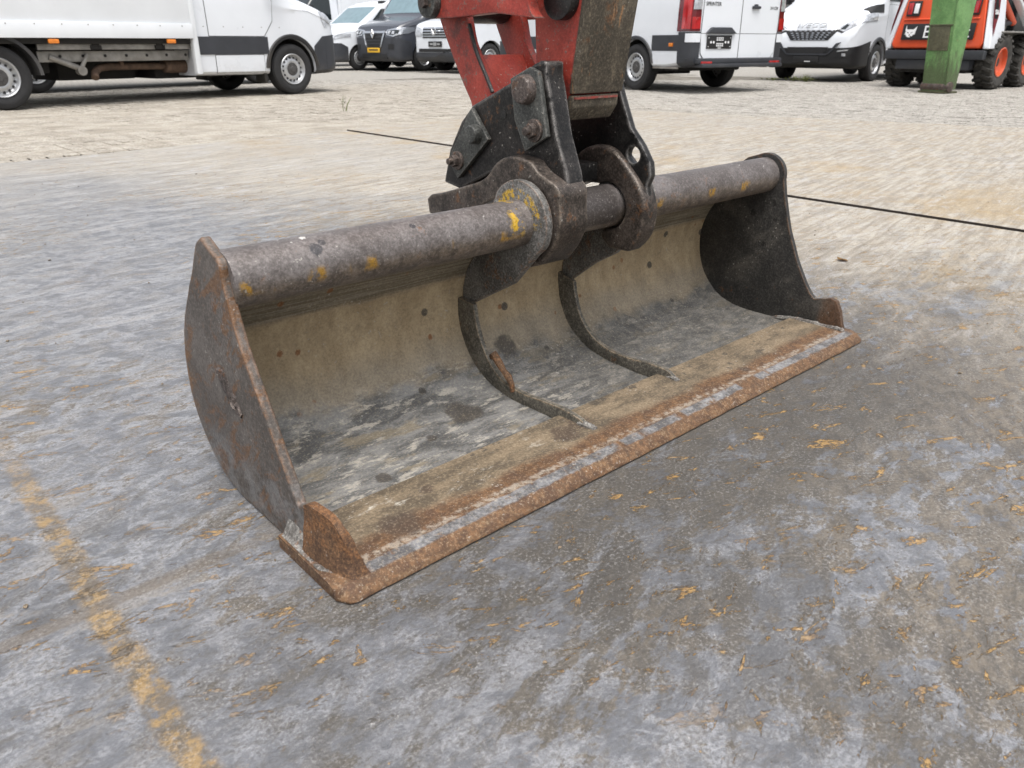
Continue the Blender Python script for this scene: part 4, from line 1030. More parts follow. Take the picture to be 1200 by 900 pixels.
    text('lettering', 'SPRINTER', .075, MT['ink'], root, (-L-.0125, .60, 1.235), (R(90), 0, R(-90)), sx=.95); text('lettering', '314 CDI', .06, MT['ink'], root, (-L-.0125, -.68, 1.20), (R(90), 0, R(-90)), sx=.8)
    for s in (-1, 1): bm = BM(); bx(bm, -L+.25, ra-.44, s*.955, s*.975, .345, .375); ob('sill_rail', bm, MT['grey_steel'], root)
    tag(root, 'white panel van seen from its rear doors, with tall red tail lights and grey bumper', 'van')
    place(root, (ra, .98, 0), G(742, 104.5), R(79)); return root
sprinter_van()

def truck(local, world, heading, label, full=True):
    root = empty('box_truck'); L, wb, fo, r = 2.55, 4.0, 1.0, .35
    me = loft(L, [(0, .62), (-.02, .88), (-.06, 1.0), (-.14, 1.07), (-.35, 1.17), (-.95, 1.36), (-1.15, 1.52), (-1.85, 2.30), (-2.1, 2.38), (-L, 2.38)], [(0, .42), (-.1, .30), (-.6, .28), (-L, .30)],
              [(0, .60), (-.04, .76), (-.12, .87), (-.3, .945), (-.7, .985), (-1.2, .99), (-L, .99)])
    fa, ra = -fo, -fo-wb
    body_obj(me, MT['white'], root, (fa,), r)
    for s in (-1, 1):
        for ax in (fa, ra): wheel(root, ax, s*.87, r, .23, 'van', s)
        bm = BM(); n = 26; pr = [(s*.985, r*1.19), (s*1.004, r*1.20), (s*1.006, r*1.32), (s*.985, r*1.38)]; rg = []
        for k in range(n+1):
            a = R(5+172*k/n); rg.append([bm.verts.new((rad*math.cos(a), y, rad*math.sin(a))) for y, rad in pr])
        for p, q in zip(rg, rg[1:]):
            for j in range(3): bm.faces.new((p[j], p[j+1], q[j+1], q[j]))
        o = ob('arch_trim', bm, MT['black'], root); o.location = (fa, 0, r)
        side_skin('side_trim', me, [(-L+.02, .565), (fa-.41, .565), (fa-.41, .79), (-L+.02, .79)], MT['plastic'], root, sides=(s,), off=.012)
        side_skin('door', me, [(-L+.28, .335), (fa-.50, .335), (fa-.50, .555), (-L+.28, .555)], MT['white'], root, sides=(s,), off=.007)
        side_skin('door', me, [(-L+.22, .80), (fa-.46, .80), (fa-.30, 1.0), (fa-.26, 1.34), (-L+.22, 1.34)], MT['white'], root, sides=(s,), off=.007)
        side_skin('door_window', me, [(-L+.30, 1.40), (fa-.22, 1.40), (fa-.12, 1.50), (fa-.42, 2.02), (-L+.30, 2.02)], MT['glass'], root, sides=(s,), off=.008)
        side_skin('bumper_side', me, [(.1, .27), (fa+.425, .27), (fa+.425, .79), (fa+.55, .80), (-.30, .88), (-.10, 1.0), (.1, 1.0)][:5] + [(-.16, .99), (.1, .99)], MT['plastic'], root, sides=(s,), off=.013)
        side_skin('headlight', me, [(-.34, .93), (-.12, 1.02), (-.05, 1.10), (-.42, 1.14)], MT['lamp'], root, sides=(s,), off=.012)
        bm = BM(); bx(bm, fa-.50, fa-.455, s*.72, s*.95, .17, .40); ob('mud_flap', bm, MT['black'], root, bev=.008)
        bm = BM(); box(bm, (-1.35, s*1.16, 1.62), (.14, .20, .38)); cyl(bm, (-1.33, s*.95, 1.50), (-1.33, s*1.16, 1.55), .03, n=10); ob('mirror', bm, MT['black'], root, bev=.03)
    skin('front_bumper', me, planes_xz(ccw([(.1, .27), (.1, .76), (-.35, .76), (-.35, .27)])), MT['plastic'], root, off=.015)
    front_skin('grille', me, [(-.42, .80), (.42, .80), (.50, 1.0), (-.50, 1.0)], MT['black'], root, xmin=-.4)
    skin('windscreen', me, planes_xz(ccw([(-1.08, 1.49), (-1.02, 1.56), (-1.76, 2.30), (-1.86, 2.20)]))+planes_yz(ccw([(-.75, 1.0), (.75, 1.0), (.75, 3), (-.75, 3)])), MT['screen'], root)
    axle(root, fa, r); axle(root, ra, r)
    # load box
    bx0, bx1 = ra-1.55, -L-.06
    bm = BM(); bx(bm, bx0, bx1, -1.06, 1.06, .86, 3.1); ob('load_box', bm, MT['whitebox'], root, bev=.012)
    for s in (-1, 1):
        bm = BM(); bx(bm, bx0-.004, bx1+.004, s*1.062, s*1.082, .765, .94); sk = ob('box_skirt', bm, MT['whitebox'], root, bev=.006)
        bm = BM()
        for k in range(18): box(bm, (bx0+.2+k*.30, s*1.084, .912), (.012, .005, .012))
        tag(ob('rivet_row', bm, MT['grey_steel'], sk), kind='stuff')
        bm = BM(); bx(bm, bx1-.002, -L+.02, s*.96, s*1.055, .32, 2.9); ob('box_corner_post', bm, MT['whitebox'], root, bev=.02)
        for xx in (ra+.62, bx1-.32):
            bm = BM(); bx(bm, xx-.06, xx+.06, s*1.062, s*1.09, .705, .755); ob('side_marker', bm, MT['amber'], root, bev=.012)
        bm = BM(); n = 18; rg = []
        for k in range(n+1):
            a = R(2+150*k/n); c_, s_ = math.cos(a), math.sin(a)
            rg.append([bm.verts.new((rad*c_, y, rad*s_)) for rad, y in ((r*1.22, s*.76), (r*1.22, s*1.01), (r*1.32, s*1.02), (r*1.32, s*.76))])
        for p, q in zip(rg, rg[1:]):
            for j in range(4): bm.faces.new((p[j], p[(j+1) % 4], q[(j+1) % 4], q[j]))
        bm.faces.new(rg[0]); bm.faces.new(rg[-1]); o = ob('rear_mudguard', bm, MT['plastic'], root); o.location = (ra, 0, r)
        # side rails under the box
        bm = BM(); bx(bm, ra+.50, bx1+.02, s*.80, s*.84, .50, .62); ob('chassis_rail', bm, MT['grey_steel'], root, bev=.005)
        bm = BM(); bx(bm, ra+.48, bx1+.02, s*.90, s*.94, .635, .70); ob('side_rail', bm, MT['grey_steel'], root, bev=.005)
        bm = BM()
        for xx in (ra+1.15, bx1-.42):
            box(bm, (xx, s*.93, .70), (.09, .05, .13)); box(bm, (xx-.05, s*.95, .66), (.03, .03, .05)); box(bm, (xx+.05, s*.95, .66), (.03, .03, .05))
        ob('rail_bracket', bm, MT['under'], root, bev=.006)
        bm = BM()
        for k in range(7): cyl(bm, (ra+.75+k*.27, s*.835, .565), (ra+.75+k*.27, s*.848, .565), .018, n=10)
        tag(ob('rail_bolts', bm, MT['under'], root), kind='stuff')
    bm = BM(); bx(bm, ra-.9, bx1+.3, -.42, -.34, .48, .70); bx(bm, ra-.9, bx1+.3, .34, .42, .48, .70)
    bx(bm, bx0+.1, bx1, -1.0, 1.0, .70, .86); bx(bm, -2.9, -1.3, -.45, .45, .26, .55); box(bm, (ra+1.4, .10, .44), (1.0, .8, .34)); box(bm, (ra+.2, 0, .52), (1.0, 1.2, .3)); box(bm, (-3.1, .35, .45), (.9, .7, .36)); ob('chassis', bm, MT['under'], root, bev=.02)
    bm = BM(); tube_path(bm, [(-2.4, -.62, .42), (-3.0, -.64, .43), (-3.6, -.66, .435), (-3.75, -.70, .42), (-3.85, -.78, .37), (-3.88, -.83, .31)], .045, 14)
    cyl(bm, (-2.5, -.62, .42), (-2.85, -.63, .43), .09, n=18); box(bm, (-3.45, -.68, .50), (.05, .05, .14)); ob('exhaust', bm, MT['exhaust'], root)
    bm = BM(); cyl(bm, (ra+.62, -.85, .56), (ra+.95, -.87, .42), .035, n=12); cyl(bm, (ra+.95, -.88, .42), (ra+1.06, -.88, .58), .025, n=12); cyl(bm, (ra+.95, -.83, .40), (ra+.95, -.92, .40), .055, n=14); ob('wheel_carrier_hook', bm, MT['grey_steel'], root)
    tag(root, label, 'truck'); place(root, local, world, heading); return root
truck((-1-4.0, -.985, 0), G(10, 128), R(9), 'white box truck with grey side trim, amber markers and open chassis, parked broadside')
truck((-1-4.0, -.985, 0), (3.0, 14.2), R(9), 'white box truck hidden behind the broadside one, its wheels showing beneath')
truck((-2.2, .99, 0), (14.15, 24.6), R(183), 'white box truck with dark door window, parked behind the small white van')

def renault():
    root = empty('panel_van'); L, wb, fo, r = 5.55, 3.68, .93, .345
    top = [(0, .60), (-.02, .92), (-.05, 1.06), (-.14, 1.13), (-.40, 1.22), (-.92, 1.36), (-1.0, 1.42), (-1.75, 2.28), (-2.2, 2.44), (-2.7, 2.48), (-L+.1, 2.48), (-L, 2.4)]
    W_ = [(0, .66), (-.03, .80), (-.10, .90), (-.25, .96), (-.6, 1.01), (-1.2, 1.03), (-L+.2, 1.03), (-L, .98)]
    me = loft(L, top, [(0, .36), (-.1, .25), (-.6, .25), (-L, .35)], W_)
    fa, ra = -fo, -fo-wb
    body_obj(me, MT['grey_paint'], root, (fa, ra), r)
    for s in (-1, 1):
        for ax in (fa, ra): wheel(root, ax, s*.90, r, .23, 'van', s)
        side_skin('side_trim', me, [(ra+.42, .58), (fa-.42, .58), (fa-.42, .78), (ra+.42, .78)], MT['plastic'], root, sides=(s,), off=.012)
        side_skin('front_door', me, [(-2.25, .40), (-1.40, .40), (-1.2, .8), (-1.2, 1.35), (-2.25, 1.35)], MT['grey_paint'], root, sides=(s,), off=.005)
        side_skin('door_window', me, [(-2.2, 1.42), (-1.22, 1.42), (-1.65, 2.05), (-2.2, 2.05)], MT['glass'], root, sides=(s,), off=.008)
        hl = skin('headlight', me, planes_yz(ccw([(s*.48, .96), (s*.56, .90), (s*.80, .86), (s*.98, .94), (s*1.05, 1.10), (s*.5, 1.03)]), xmin=-.62), MT['chrome'], root, off=.012)
        skin('lens', me, planes_yz(ccw([(s*.56, .925), (s*.78, .89), (s*.90, .95), (s*.92, 1.03), (s*.56, 1.0)]), xmin=-.5), MT['glass'], hl, off=.020)
        skin('lamp_projector', me, planes_yz(ccw([(s*.59, .93), (s*.67, .93), (s*.67, .99), (s*.59, .99)]), xmin=-.5), MT['lamp'], hl, off=.028)
        skin('lamp_projector', me, planes_yz(ccw([(s*.74, .92), (s*.82, .92), (s*.82, .99), (s*.74, .99)]), xmin=-.5), MT['lamp'], hl, off=.028)
        front_skin('air_intake', me, [(s*.62, .55), (s*.80, .55), (s*.80, .68), (s*.62, .68)], MT['black'], root, xmin=-.5, off=.024)
        skin('grille_frame', me, planes_yz(ccw([(s*.28, .60), (s*.34, .60), (s*.47, .94), (s*.41, .94)]), xmin=-.4), MT['chrome'], root, off=.036)
        bm = BM(); box(bm, (-1.3, s*1.2, 1.62), (.14, .20, .40)); cyl(bm, (-1.28, s*.95, 1.48), (-1.28, s*1.2, 1.52), .03, n=10); ob('mirror', bm, MT['black'], root, bev=.03)
    skin('front_bumper', me, planes_xz(ccw([(.1, .2), (.1, .86), (fa+.43, .74), (fa+.43, .2)])), MT['plastic'], root, off=.014)
    skin('windscreen', me, planes_xz(ccw([(-1.04, 1.45), (-.98, 1.50), (-1.62, 2.24), (-1.74, 2.18)]))+planes_yz(ccw([(-.82, 1.0), (.82, 1.0), (.82, 3), (-.82, 3)])), MT['screen'], root)
    front_skin('grille', me, [(-.30, .60), (.30, .60), (.42, .96), (-.42, .96)], MT['black'], root, xmin=-.4, off=.024)
    for i, z in enumerate((.68, .76, .84)): front_skin('grille_bar', me, [(-.30-.03*i, z), (.30+.03*i, z), (.31+.03*i, z+.02), (-.31-.03*i, z+.02)], MT['plastic'], root, xmin=-.4, off=.034)
    front_skin('chrome_bar', me, [(-.46, .945), (.46, .945), (.47, .985), (-.47, .985)], MT['chrome'], root, xmin=-.4, off=.036)
    bm = BM(); pts = [(0, .81), (.075, .93), (0, 1.05), (-.075, .93)]; a = [bm.verts.new((.040, y, z)) for y, z in pts]; b = [bm.verts.new((.068, y*.8, .93+(z-.93)*.85)) for y, z in pts]; c = [bm.verts.new((.050, y*.35, .93+(z-.93)*.45)) for y, z in pts]
    for k in range(4): bm.faces.new((a[k], a[(k+1) % 4], b[(k+1) % 4], b[k])); bm.faces.new((b[k], b[(k+1) % 4], c[(k+1) % 4], c[k]))
    bm.faces.new(a); bm.faces.new(c); ob('emblem', bm, MT['chrome'], root, bev=.005)
    bm = BM(); bx(bm, .028, .046, -.27, .27, .465, .585); pl = ob('number_plate', bm, MT['yellow_plate'], root, bev=.006)
    bm = BM(); bx(bm, .0462, .049, -.20, .20, .515, .550); tag(ob('plate_print', bm, MT['ink'], pl), kind='stuff')
    bm = BM(); bx(bm, -.02, .022, -.55, .55, .30, .44); ob('lower_grille', bm, MT['black'], root, bev=.02)
    underbody(root, -.4, -L+.6); axle(root, fa, r); axle(root, ra, r)
    tag(root, 'dark grey van with chrome grille and yellow number plate, parked in the row', 'van')
    place(root, (fa, 1.0, 0), G(498, 82.2), R(185)); return root
renault()

def citan():
    root = empty('small_van'); L, wb, fo, r = 4.4, 2.75, .88, .315
    top = [(0, .60), (-.02, .80), (-.06, .90), (-.16, .98), (-.5, 1.08), (-1.0, 1.18), (-1.08, 1.22), (-1.75, 1.68), (-2.1, 1.80), (-2.6, 1.84), (-L+.1, 1.82), (-L, 1.74)]
    W_ = [(0, .62), (-.03, .72), (-.10, .80), (-.25, .86), (-.6, .905), (-1.2, .915), (-L+.2, .90), (-L, .86)]
    me = loft(L, top, [(0, .32), (-.1, .22), (-.6, .22), (-L, .3)], W_, belt=1.0, tumble=.13, rcorner=.10)
    fa, ra = -fo, -fo-wb
    body_obj(me, MT['white'], root, (fa, ra), r, 1.17)
    for s in (-1, 1):
        for ax in (fa, ra): wheel(root, ax, s*.80, r, .20, 'van', s)
        front_skin('headlight', me, [(s*.52, .72), (s*.66, .70), (s*.90, .86), (s*.90, .95), (s*.62, .86)], MT['lamp'], root, xmin=-.62, off=.012)
        side_skin('front_door', me, [(-2.1, .36), (-1.30, .36), (-1.15, .7), (-1.15, 1.06), (-2.1, 1.06)], MT['white'], root, sides=(s,), off=.004)
        side_skin('door_window', me, [(-2.1, 1.10), (-1.20, 1.10), (-1.78, 1.60), (-2.1, 1.62)], MT['glass'], root, sides=(s,), off=.007)
        side_skin('side_trim', me, [(ra+.40, .42), (fa-.40, .42), (fa-.40, .52), (ra+.40, .52)], MT['plastic'], root, sides=(s,), off=.010)
        front_skin('fog_light', me, [(s*.62, .40), (s*.74, .40), (s*.74, .47), (s*.62, .47)], MT['lamp'], root, xmin=-.5, off=.022)
    skin('front_bumper', me, planes_xz(ccw([(.1, .15), (.1, .70), (-.30, .70), (fa+.38, .60), (fa+.38, .15)])), MT['plastic'], root, off=.014)
    front_skin('grille', me, [(-.42, .62), (.42, .62), (.48, .80), (-.48, .80)], MT['black'], root, xmin=-.4, off=.018)
    skin('windscreen', me, planes_xz(ccw([(-1.12, 1.20), (-1.04, 1.24), (-1.66, 1.68), (-1.76, 1.62)]))+planes_yz(ccw([(-.70, .9), (.70, .9), (.66, 3), (-.66, 3)])), MT['screen'], root)
    bm = BM(); bx(bm, -.02, .02, -.5, .5, .27, .40); ob('lower_grille', bm, MT['black'], root, bev=.02)
    underbody(root, -.4, -L+.6, .62, .18, .42); axle(root, fa, r, .7); axle(root, ra, r, .7)
    tag(root, 'small white van with grey bumper, parked beside the dark grey van', 'van')
    place(root, (fa, .90, 0), G(423, 81.2), R(184)); return root
citan()

def crafter():
    root = empty('panel_van'); L, wb, fo, r = 5.9, 3.64, 1.0, .35
    top = [(0, .75), (-.015, 1.0), (-.05, 1.12), (-.14, 1.17), (-.4, 1.24), (-.95, 1.38), (-1.1, 1.48), (-1.85, 2.30), (-2.3, 2.50), (-2.8, 2.56), (-L+.1, 2.56), (-L, 2.46)]
    me = loft(L, top, [(0, .38), (-.1, .27), (-.6, .27), (-L, .35)], [(0, .78), (-.03, .88), (-.10, .95), (-.25, .99), (-.7, 1.02), (-L+.2, 1.02), (-L, .98)])
    fa, ra = -fo, -fo-wb
    body_obj(me, MT['white'], root, (fa, ra), r)
    for s in (-1, 1):
        for ax in (fa, ra): wheel(root, ax, s*.89, r, .23, 'van', s)
        front_skin('headlight', me, [(s*.56, .86), (s*.93, .86), (s*.98, 1.12), (s*.60, 1.04)], MT['lamp'], root, xmin=-.6, off=.012)
        side_skin('side_trim', me, [(ra+.42, .58), (fa-.42, .58), (fa-.42, .78), (ra+.42, .78)], MT['plastic'], root, sides=(s,), off=.012)
        side_skin('door_window', me, [(-2.2, 1.42), (-1.22, 1.42), (-1.65, 2.05), (-2.2, 2.05)], MT['glass'], root, sides=(s,), off=.008)
    front_skin('grille', me, [(-.52, .82), (.52, .82), (.55, 1.06), (-.55, 1.06)], MT['black'], root, xmin=-.4, off=.012)
    for z in (.85, .91, .97, 1.03): front_skin('grille_bar', me, [(-.53, z), (.53, z), (.54, z+.028), (-.54, z+.028)], MT['chrome'], root, xmin=-.4, off=.026)
    bm = BM(); lathe_y(bm, [(0, .095), (.012, .10), (.016, .085), (.010, .075)], 24)
    for a, b in (((-.07, .04), (0, -.07)), ((.07, .04), (0, -.07))): cyl(bm, (a[0], .008, a[1]), (b[0], .008, b[1]), .010, n=6)
    o = ob('emblem', bm, MT['chrome'], root); o.location = (.055, 0, .985); o.rotation_euler.z = R(-90)
    skin('front_bumper', me, planes_xz(ccw([(.1, .2), (.1, .48), (fa+.43, .48), (fa+.43, .2)])), MT['plastic'], root, off=.02)
    front_skin('lower_grille', me, [(-.70, .49), (.70, .49), (.70, .57), (-.70, .57)], MT['black'], root, xmin=-.4, off=.012)
    bm = BM(); bx(bm, .018, .032, -.27, .27, .615, .745); pl = ob('number_plate', bm, MT['ink'], root, bev=.005)
    bm = BM(); bx(bm, .0322, .035, -.2, -.08, .66, .70); bx(bm, .0322, .035, -.06, .06, .64, .72); bx(bm, .0322, .035, .09, .2, .66, .70); tag(ob('plate_print', bm, MT['rim'], pl), kind='stuff')
    skin('windscreen', me, planes_xz(ccw([(-1.06, 1.45), (-1.0, 1.52), (-1.72, 2.28), (-1.84, 2.2)]))+planes_yz(ccw([(-.82, 1.0), (.82, 1.0), (.82, 3), (-.82, 3)])), MT['screen'], root)
    underbody(root, -.4, -L+.6); axle(root, fa, r); axle(root, ra, r)
    tag(root, 'white van with chrome barred grille, parked on the open side of the dark grey van', 'van')
    place(root, (-.1, -.95, 0), (13.0, 18.25), R(182)); return root
crafter()

def iveco():
    root = empty('panel_van'); L, wb, fo, r = 5.9, 3.52, 1.0, .345
    top = [(0, .62), (-.02, .86), (-.05, .96), (-.12, 1.05), (-.30, 1.20), (-.60, 1.36), (-.95, 1.48), (-1.1, 1.56), (-1.85, 2.34), (-2.3, 2.52), (-2.8, 2.58), (-L+.1, 2.58), (-L, 2.5)]
    me = loft(L, top, [(0, .34), (-.1, .26), (-.6, .26), (-L, .35)], [(0, .70), (-.03, .82), (-.10, .90), (-.25, .95), (-.6, .985), (-1.2, 1.0), (-L+.2, 1.0), (-L, .96)])
    fa, ra = -fo, -fo-wb
    body_obj(me, MT['white'], root, (fa, ra), r)
    for s in (-1, 1):
        for ax in (fa, ra): wheel(root, ax, s*.885, r, .225, 'van', s)
        # slanted headlamp running back along the wing
        hl = skin('headlight', me, planes_yz(ccw([(s*.50, .955), (s*.64, .90), (s*1.02, 1.12), (s*1.02, 1.27), (s*.70, 1.075)]), xmin=-.75), MT['lamp'], root, off=.012)
        skin('lamp_projector', me, planes_yz(ccw([(s*.57, .95), (s*.66, .94), (s*.72, 1.02), (s*.66, 1.03)]), xmin=-.5), MT['glass'], hl, off=.02)
        skin('lamp_projector', me, planes_yz(ccw([(s*.76, 1.0), (s*.82, 1.03), (s*.88, 1.12), (s*.82, 1.10)]), xmin=-.6), MT['rim'], hl, off=.02)
        front_skin('lamp_surround', me, [(s*.46, .93), (s*.50, .955), (s*.60, 1.02), (s*.66, .905), (s*.62, .88)], MT['black'], root, xmin=-.4, off=.008)
        front_skin('side_light', me, [(s*.47, .925), (s*.565, .94), (s*.575, .965), (s*.49, .955)], MT['whiteprint'], root, xmin=-.4, off=.020)
        front_skin('fog_light_recess', me, [(s*.58, .46), (s*.80, .44), (s*.86, .56), (s*.66, .58)], MT['black'], root, xmin=-.6, off=.026)
        front_skin('fog_light', me, [(s*.70, .475), (s*.76, .475), (s*.76, .525), (s*.70, .525)], MT['lamp'], root, xmin=-.6, off=.034)
        front_skin('chrome_blade', me, [(s*.60, .55), (s*.78, .57), (s*.80, .595), (s*.62, .575)], MT['rim'], root, xmin=-.6, off=.034)
        side_skin('front_door', me, [(-2.2, .40), (-1.45, .40), (-1.25, .8), (-1.25, 1.4), (-2.2, 1.4)], MT['white'], root, sides=(s,), off=.004)
        side_skin('door_window', me, [(-2.15, 1.46), (-1.25, 1.46), (-1.65, 2.05), (-2.15, 2.05)], MT['glass'], root, sides=(s,), off=.007)
        bm = BM(); n = 26; pr = [(s*.985, r*1.18), (s*1.012, r*1.20), (s*1.012, r*1.33), (s*.985, r*1.38)]; rg = []
        for k in range(n+1):
            a = R(5+150*k/n); rg.append([bm.verts.new((-rad*math.cos(a), y, rad*math.sin(a))) for y, rad in pr])
        for p, q in zip(rg, rg[1:]):
            for j in range(3): bm.faces.new((p[j], p[j+1], q[j+1], q[j]))
        o = ob('arch_trim', bm, MT['plastic'], root); o.location = (fa, 0, r)
        skin('bonnet_corner', me, planes_yz(ccw([(s*.78, 1.16), (s*1.1, 1.30), (s*1.1, 1.48), (s*.80, 1.30)]), xmin=-1.0)+[((-.45, 0, 0), (1, 0, 0))], MT['black'], root, off=.010)
        bm = BM(); box(bm, (-1.3, s*1.22, 1.66), (.14, .20, .40)); cyl(bm, (-1.28, s*.95, 1.52), (-1.28, s*1.2, 1.55), .03, n=10); ob('mirror', bm, MT['black'], root, bev=.03)
    front_skin('grille', me, [(-.38, .755), (.38, .755), (.52, .91), (.50, .935), (-.50, .935), (-.52, .91)], MT['black'], root, xmin=-.4, off=.008)
    for row in range(5):
        z = .768+row*.036; half = .33+row*.035; n = 8 if row < 4 else 9
        for k in range(n):
            y = -half+2*half*(k+.5)/n; front_skin('grille_fin', me, [(y-.026, z), (y+.026, z), (y+.026, z+.012), (y-.026, z+.012)], MT['chrome'], root, xmin=-.3, off=.018, rim=.016)
    # white bumper bar, then the dark lower bumper
    skin('front_bumper', me, planes_xz(ccw([(.1, .2), (.1, .60), (fa+.43, .74), (fa+.43, .2)])), MT['black'], root, off=.016)
    front_skin('lower_grille', me, [(-.34, .52), (.34, .52), (.42, .635), (-.42, .635)], MT['ink'], root, xmin=-.4, off=.022)
    front_skin('bumper_bar', me, [(-.40, .49), (.40, .49), (.42, .52), (-.42, .52)], MT['plastic'], root, xmin=-.4, off=.034)
    for s in (-1, 1): front_skin('bumper_bar', me, [(s*.40, .49), (s*.45, .52), (s*.66, .72), (s*.56, .70)], MT['plastic'], root, xmin=-.4, off=.030)
    bm = BM(); bx(bm, .024, .034, -.26, .26, .36, .47); pl = ob('number_plate', bm, MT['ink'], root, bev=.005)
    bm = BM(); bx(bm, .0342, .037, -.02, .10, .368, .382); tag(ob('plate_print', bm, MT['whiteprint'], pl), kind='stuff')
    t = text('lettering', 'IVECO', .155, MT['rim'], root, (-.056, 0, 1.022), (R(50), 0, R(90)), depth=.008, shear=.12, sx=1.35)
    skin('windscreen', me, planes_xz(ccw([(-1.06, 1.53), (-1.0, 1.60), (-1.72, 2.32), (-1.84, 2.24)]))+planes_yz(ccw([(-.82, 1.0), (.82, 1.0), (.82, 3), (-.82, 3)])), MT['screen'], root)
    underbody(root, -.4, -L+.6); axle(root, fa, r); axle(root, ra, r)
    tag(root, 'white van with black bumper and wide bonnet lettering, parked next to the orange loader', 'van')
    place(root, (fa, .99, 0), G(1022, 94.5), R(184)); return root
iveco()

def loader():
    root = empty('skid_steer_loader'); r = .42
    # local: x forward, rear bumper at x = 0, right side at -y
    W_ = .86
    for ax in (.62, 1.78):
        for s in (-1, 1): wheel(root, ax, s*.74, r, .29, 'skid', s)
    bm = BM(); bx(bm, .12, 2.35, -.55, .55, .25, .80); ob('chassis', bm, MT['under'], root, bev=.03)
    bm = BM()       # lower rear bumper
    pts = [(-.80, .455), (.80, .455), (.80, .60), (-.80, .60)]
    bx(bm, .0, .14, -.80, .80, .46, .60); bx(bm, .04, .30, -.60, .60, .30, .46); ob('rear_bumper', bm, MT['plastic'], root, bev=.02)
    def tapered(name, rows, x0, x1, m, bev=.03, par=None):
        bm = BM(); a = [bm.verts.new((x0+lean, y, z)) for y, z, lean in rows]; b = [bm.verts.new((x1, y, z)) for y, z, lean in rows]; n = len(rows)
        for k in range(n): bm.faces.new((a[k], a[(k+1) % n], b[(k+1) % n], b[k]))
        bm.faces.new(a); bm.faces.new(b); return ob(name, bm, m, par or root, bev=bev, seg=4)
    tail = tapered('rear_door', [(-.70, .625, .02), (.70, .625, .02), (.735, .70, .02), (.60, 1.50, .12), (.54, 1.56, .13), (-.54, 1.56, .13), (-.60, 1.50, .12), (-.735, .70, .02)], .02, .30, MT['orange_red'], .035)
    tapered('door_ridge', [(-.60, 1.06, .052), (.60, 1.06, .052), (.60, 1.085, .056), (-.60, 1.085, .056)], .014, .2, MT['orange_red'], .008, tail)
    lean = lambda z: .02+.125*(z-.70)
    for s in (-1, 1):
        bm = BM(); vv = box(bm, (0, 0, 0), (.02, .225, .235)); lp = ob('tail_light', bm, MT['ink'], root, bev=.012); lp.location = (lean(1.23)-.0, s*.47, 1.235); lp.rotation_euler.y = R(7)
        bm = BM(); box(bm, (-.012, s*.055, 0), (.012, .075, .18)); ob('red_lens', bm, MT['redlens'], lp, bev=.008)
        bm = BM(); box(bm, (-.012, -s*.045, .0), (.012, .075, .15)); ob('white_lens', bm, MT['whiteprint'], lp, bev=.008)
        # white rear fender beside the door
        tapered('fender', [(s*.745, .62, .0), (s*.84, .62, .03), (s*.82, .80, .05), (s*.70, 1.55, .14), (s*.61, 1.55, .12), (s*.745, .70, 0)], .045, .62, MT['white'], .02)
        # lift-arm tower and arm
        bm = BM(); pts = [(.30, .80), (.75, .86), (.62, 1.62), (.22, 1.62)]
        a = [bm.verts.new((x, s*.70, z)) for x, z in pts]; b = [bm.verts.new((x, s*.60, z)) for x, z in pts]
        for k in range(4): bm.faces.new((a[k], a[(k+1) % 4], b[(k+1) % 4], b[k]))
        bm.faces.new(a); bm.faces.new(b); ob('arm_tower', bm, MT['white'], root, bev=.02)
        bm = BM(); pts = [(.35, 1.52), (.35, 1.68), (.75, 1.70), (1.60, 1.30), (2.25, .92), (2.45, .42), (2.30, .42), (2.12, .80), (1.50, 1.12), (.95, 1.40)]
        a = [bm.verts.new((x, s*.78, z)) for x, z in pts]; b = [bm.verts.new((x, s*.66, z)) for x, z in pts]; n = len(pts)
        for k in range(n): bm.faces.new((a[k], a[(k+1) % n], b[(k+1) % n], b[k]))
        bm.faces.new(a); bm.faces.new(b); arm_ = ob('lift_arm', bm, MT['white'], root, bev=.015)
        bm = BM(); pts = [(1.02, 1.41), (1.22, 1.32), (1.26, 1.42), (1.08, 1.52)]
        a = [bm.verts.new((x, s*.7825, z)) for x, z in pts]; bm.faces.new(a); bmesh.ops.solidify(bm, geom=bm.faces[:], thickness=.002); ob('arm_decal', bm, MT['red_decal'], arm_)
        bm = BM(); bx(bm, 1.62, 1.74, s*.782, s*.786, 1.10, 1.20); ob('warning_sticker', bm, MT['yellow_plate'], arm_)
        bm = BM(); cyl(bm, (.78, s*.62, 1.35), (1.42, s*.62, 1.02), .055, n=16); ob('link_bar', bm, MT['orange_red'], root)
        bm = BM(); cyl(bm, (.72, s*.58, .95), (1.5, s*.60, 1.05), .05, n=14); cyl(bm, (.75, s*.60, .86), (.75, s*.68, .86), .07, n=14); ob('lift_cylinder', bm, MT['plastic'], root)
        bm = BM(); bx(bm, .50, 2.3, s*.52, s*.90, .86, .885); bx(bm, .42, 2.3, s*.56, s*.60, .55, .87); ob('wheel_guard', bm, MT['grey_steel'], root, bev=.008)
        # decal on the fender
        q = lambda x, z: (x, s*(.848-.165*(z-.80)/.75*.92-.002)+s*.002, z)
        def dec(name, pts, m, o=0, par=root):
            bm = BM(); f = bm.faces.new([bm.verts.new((x, s*(.828-.160*(z-.80))+s*(.006+o), z)) for x, z in pts]); bmesh.ops.solidify(bm, geom=[f], thickness=.003); return ob(name, bm, m, par)
        d0 = dec('fender_decal', [(.14, .80), (.22, .98), (.30, 1.10), (.34, 1.32), (.22, 1.46), (.12, 1.40), (.10, 1.0)], MT['red_decal'])
        dec('model_panel', [(.13, 1.06), (.24, 1.06), (.28, 1.20), (.24, 1.34), (.14, 1.34)], MT['ink'], .004, d0)
    t = text('lettering', 'S66', .10, MT['whiteprint'], root, (.20, -.785, 1.15), (R(90-8), 0, 0), depth=.003)
    # badge with cat's head and lettering
    z0, z1 = .755, 1.0
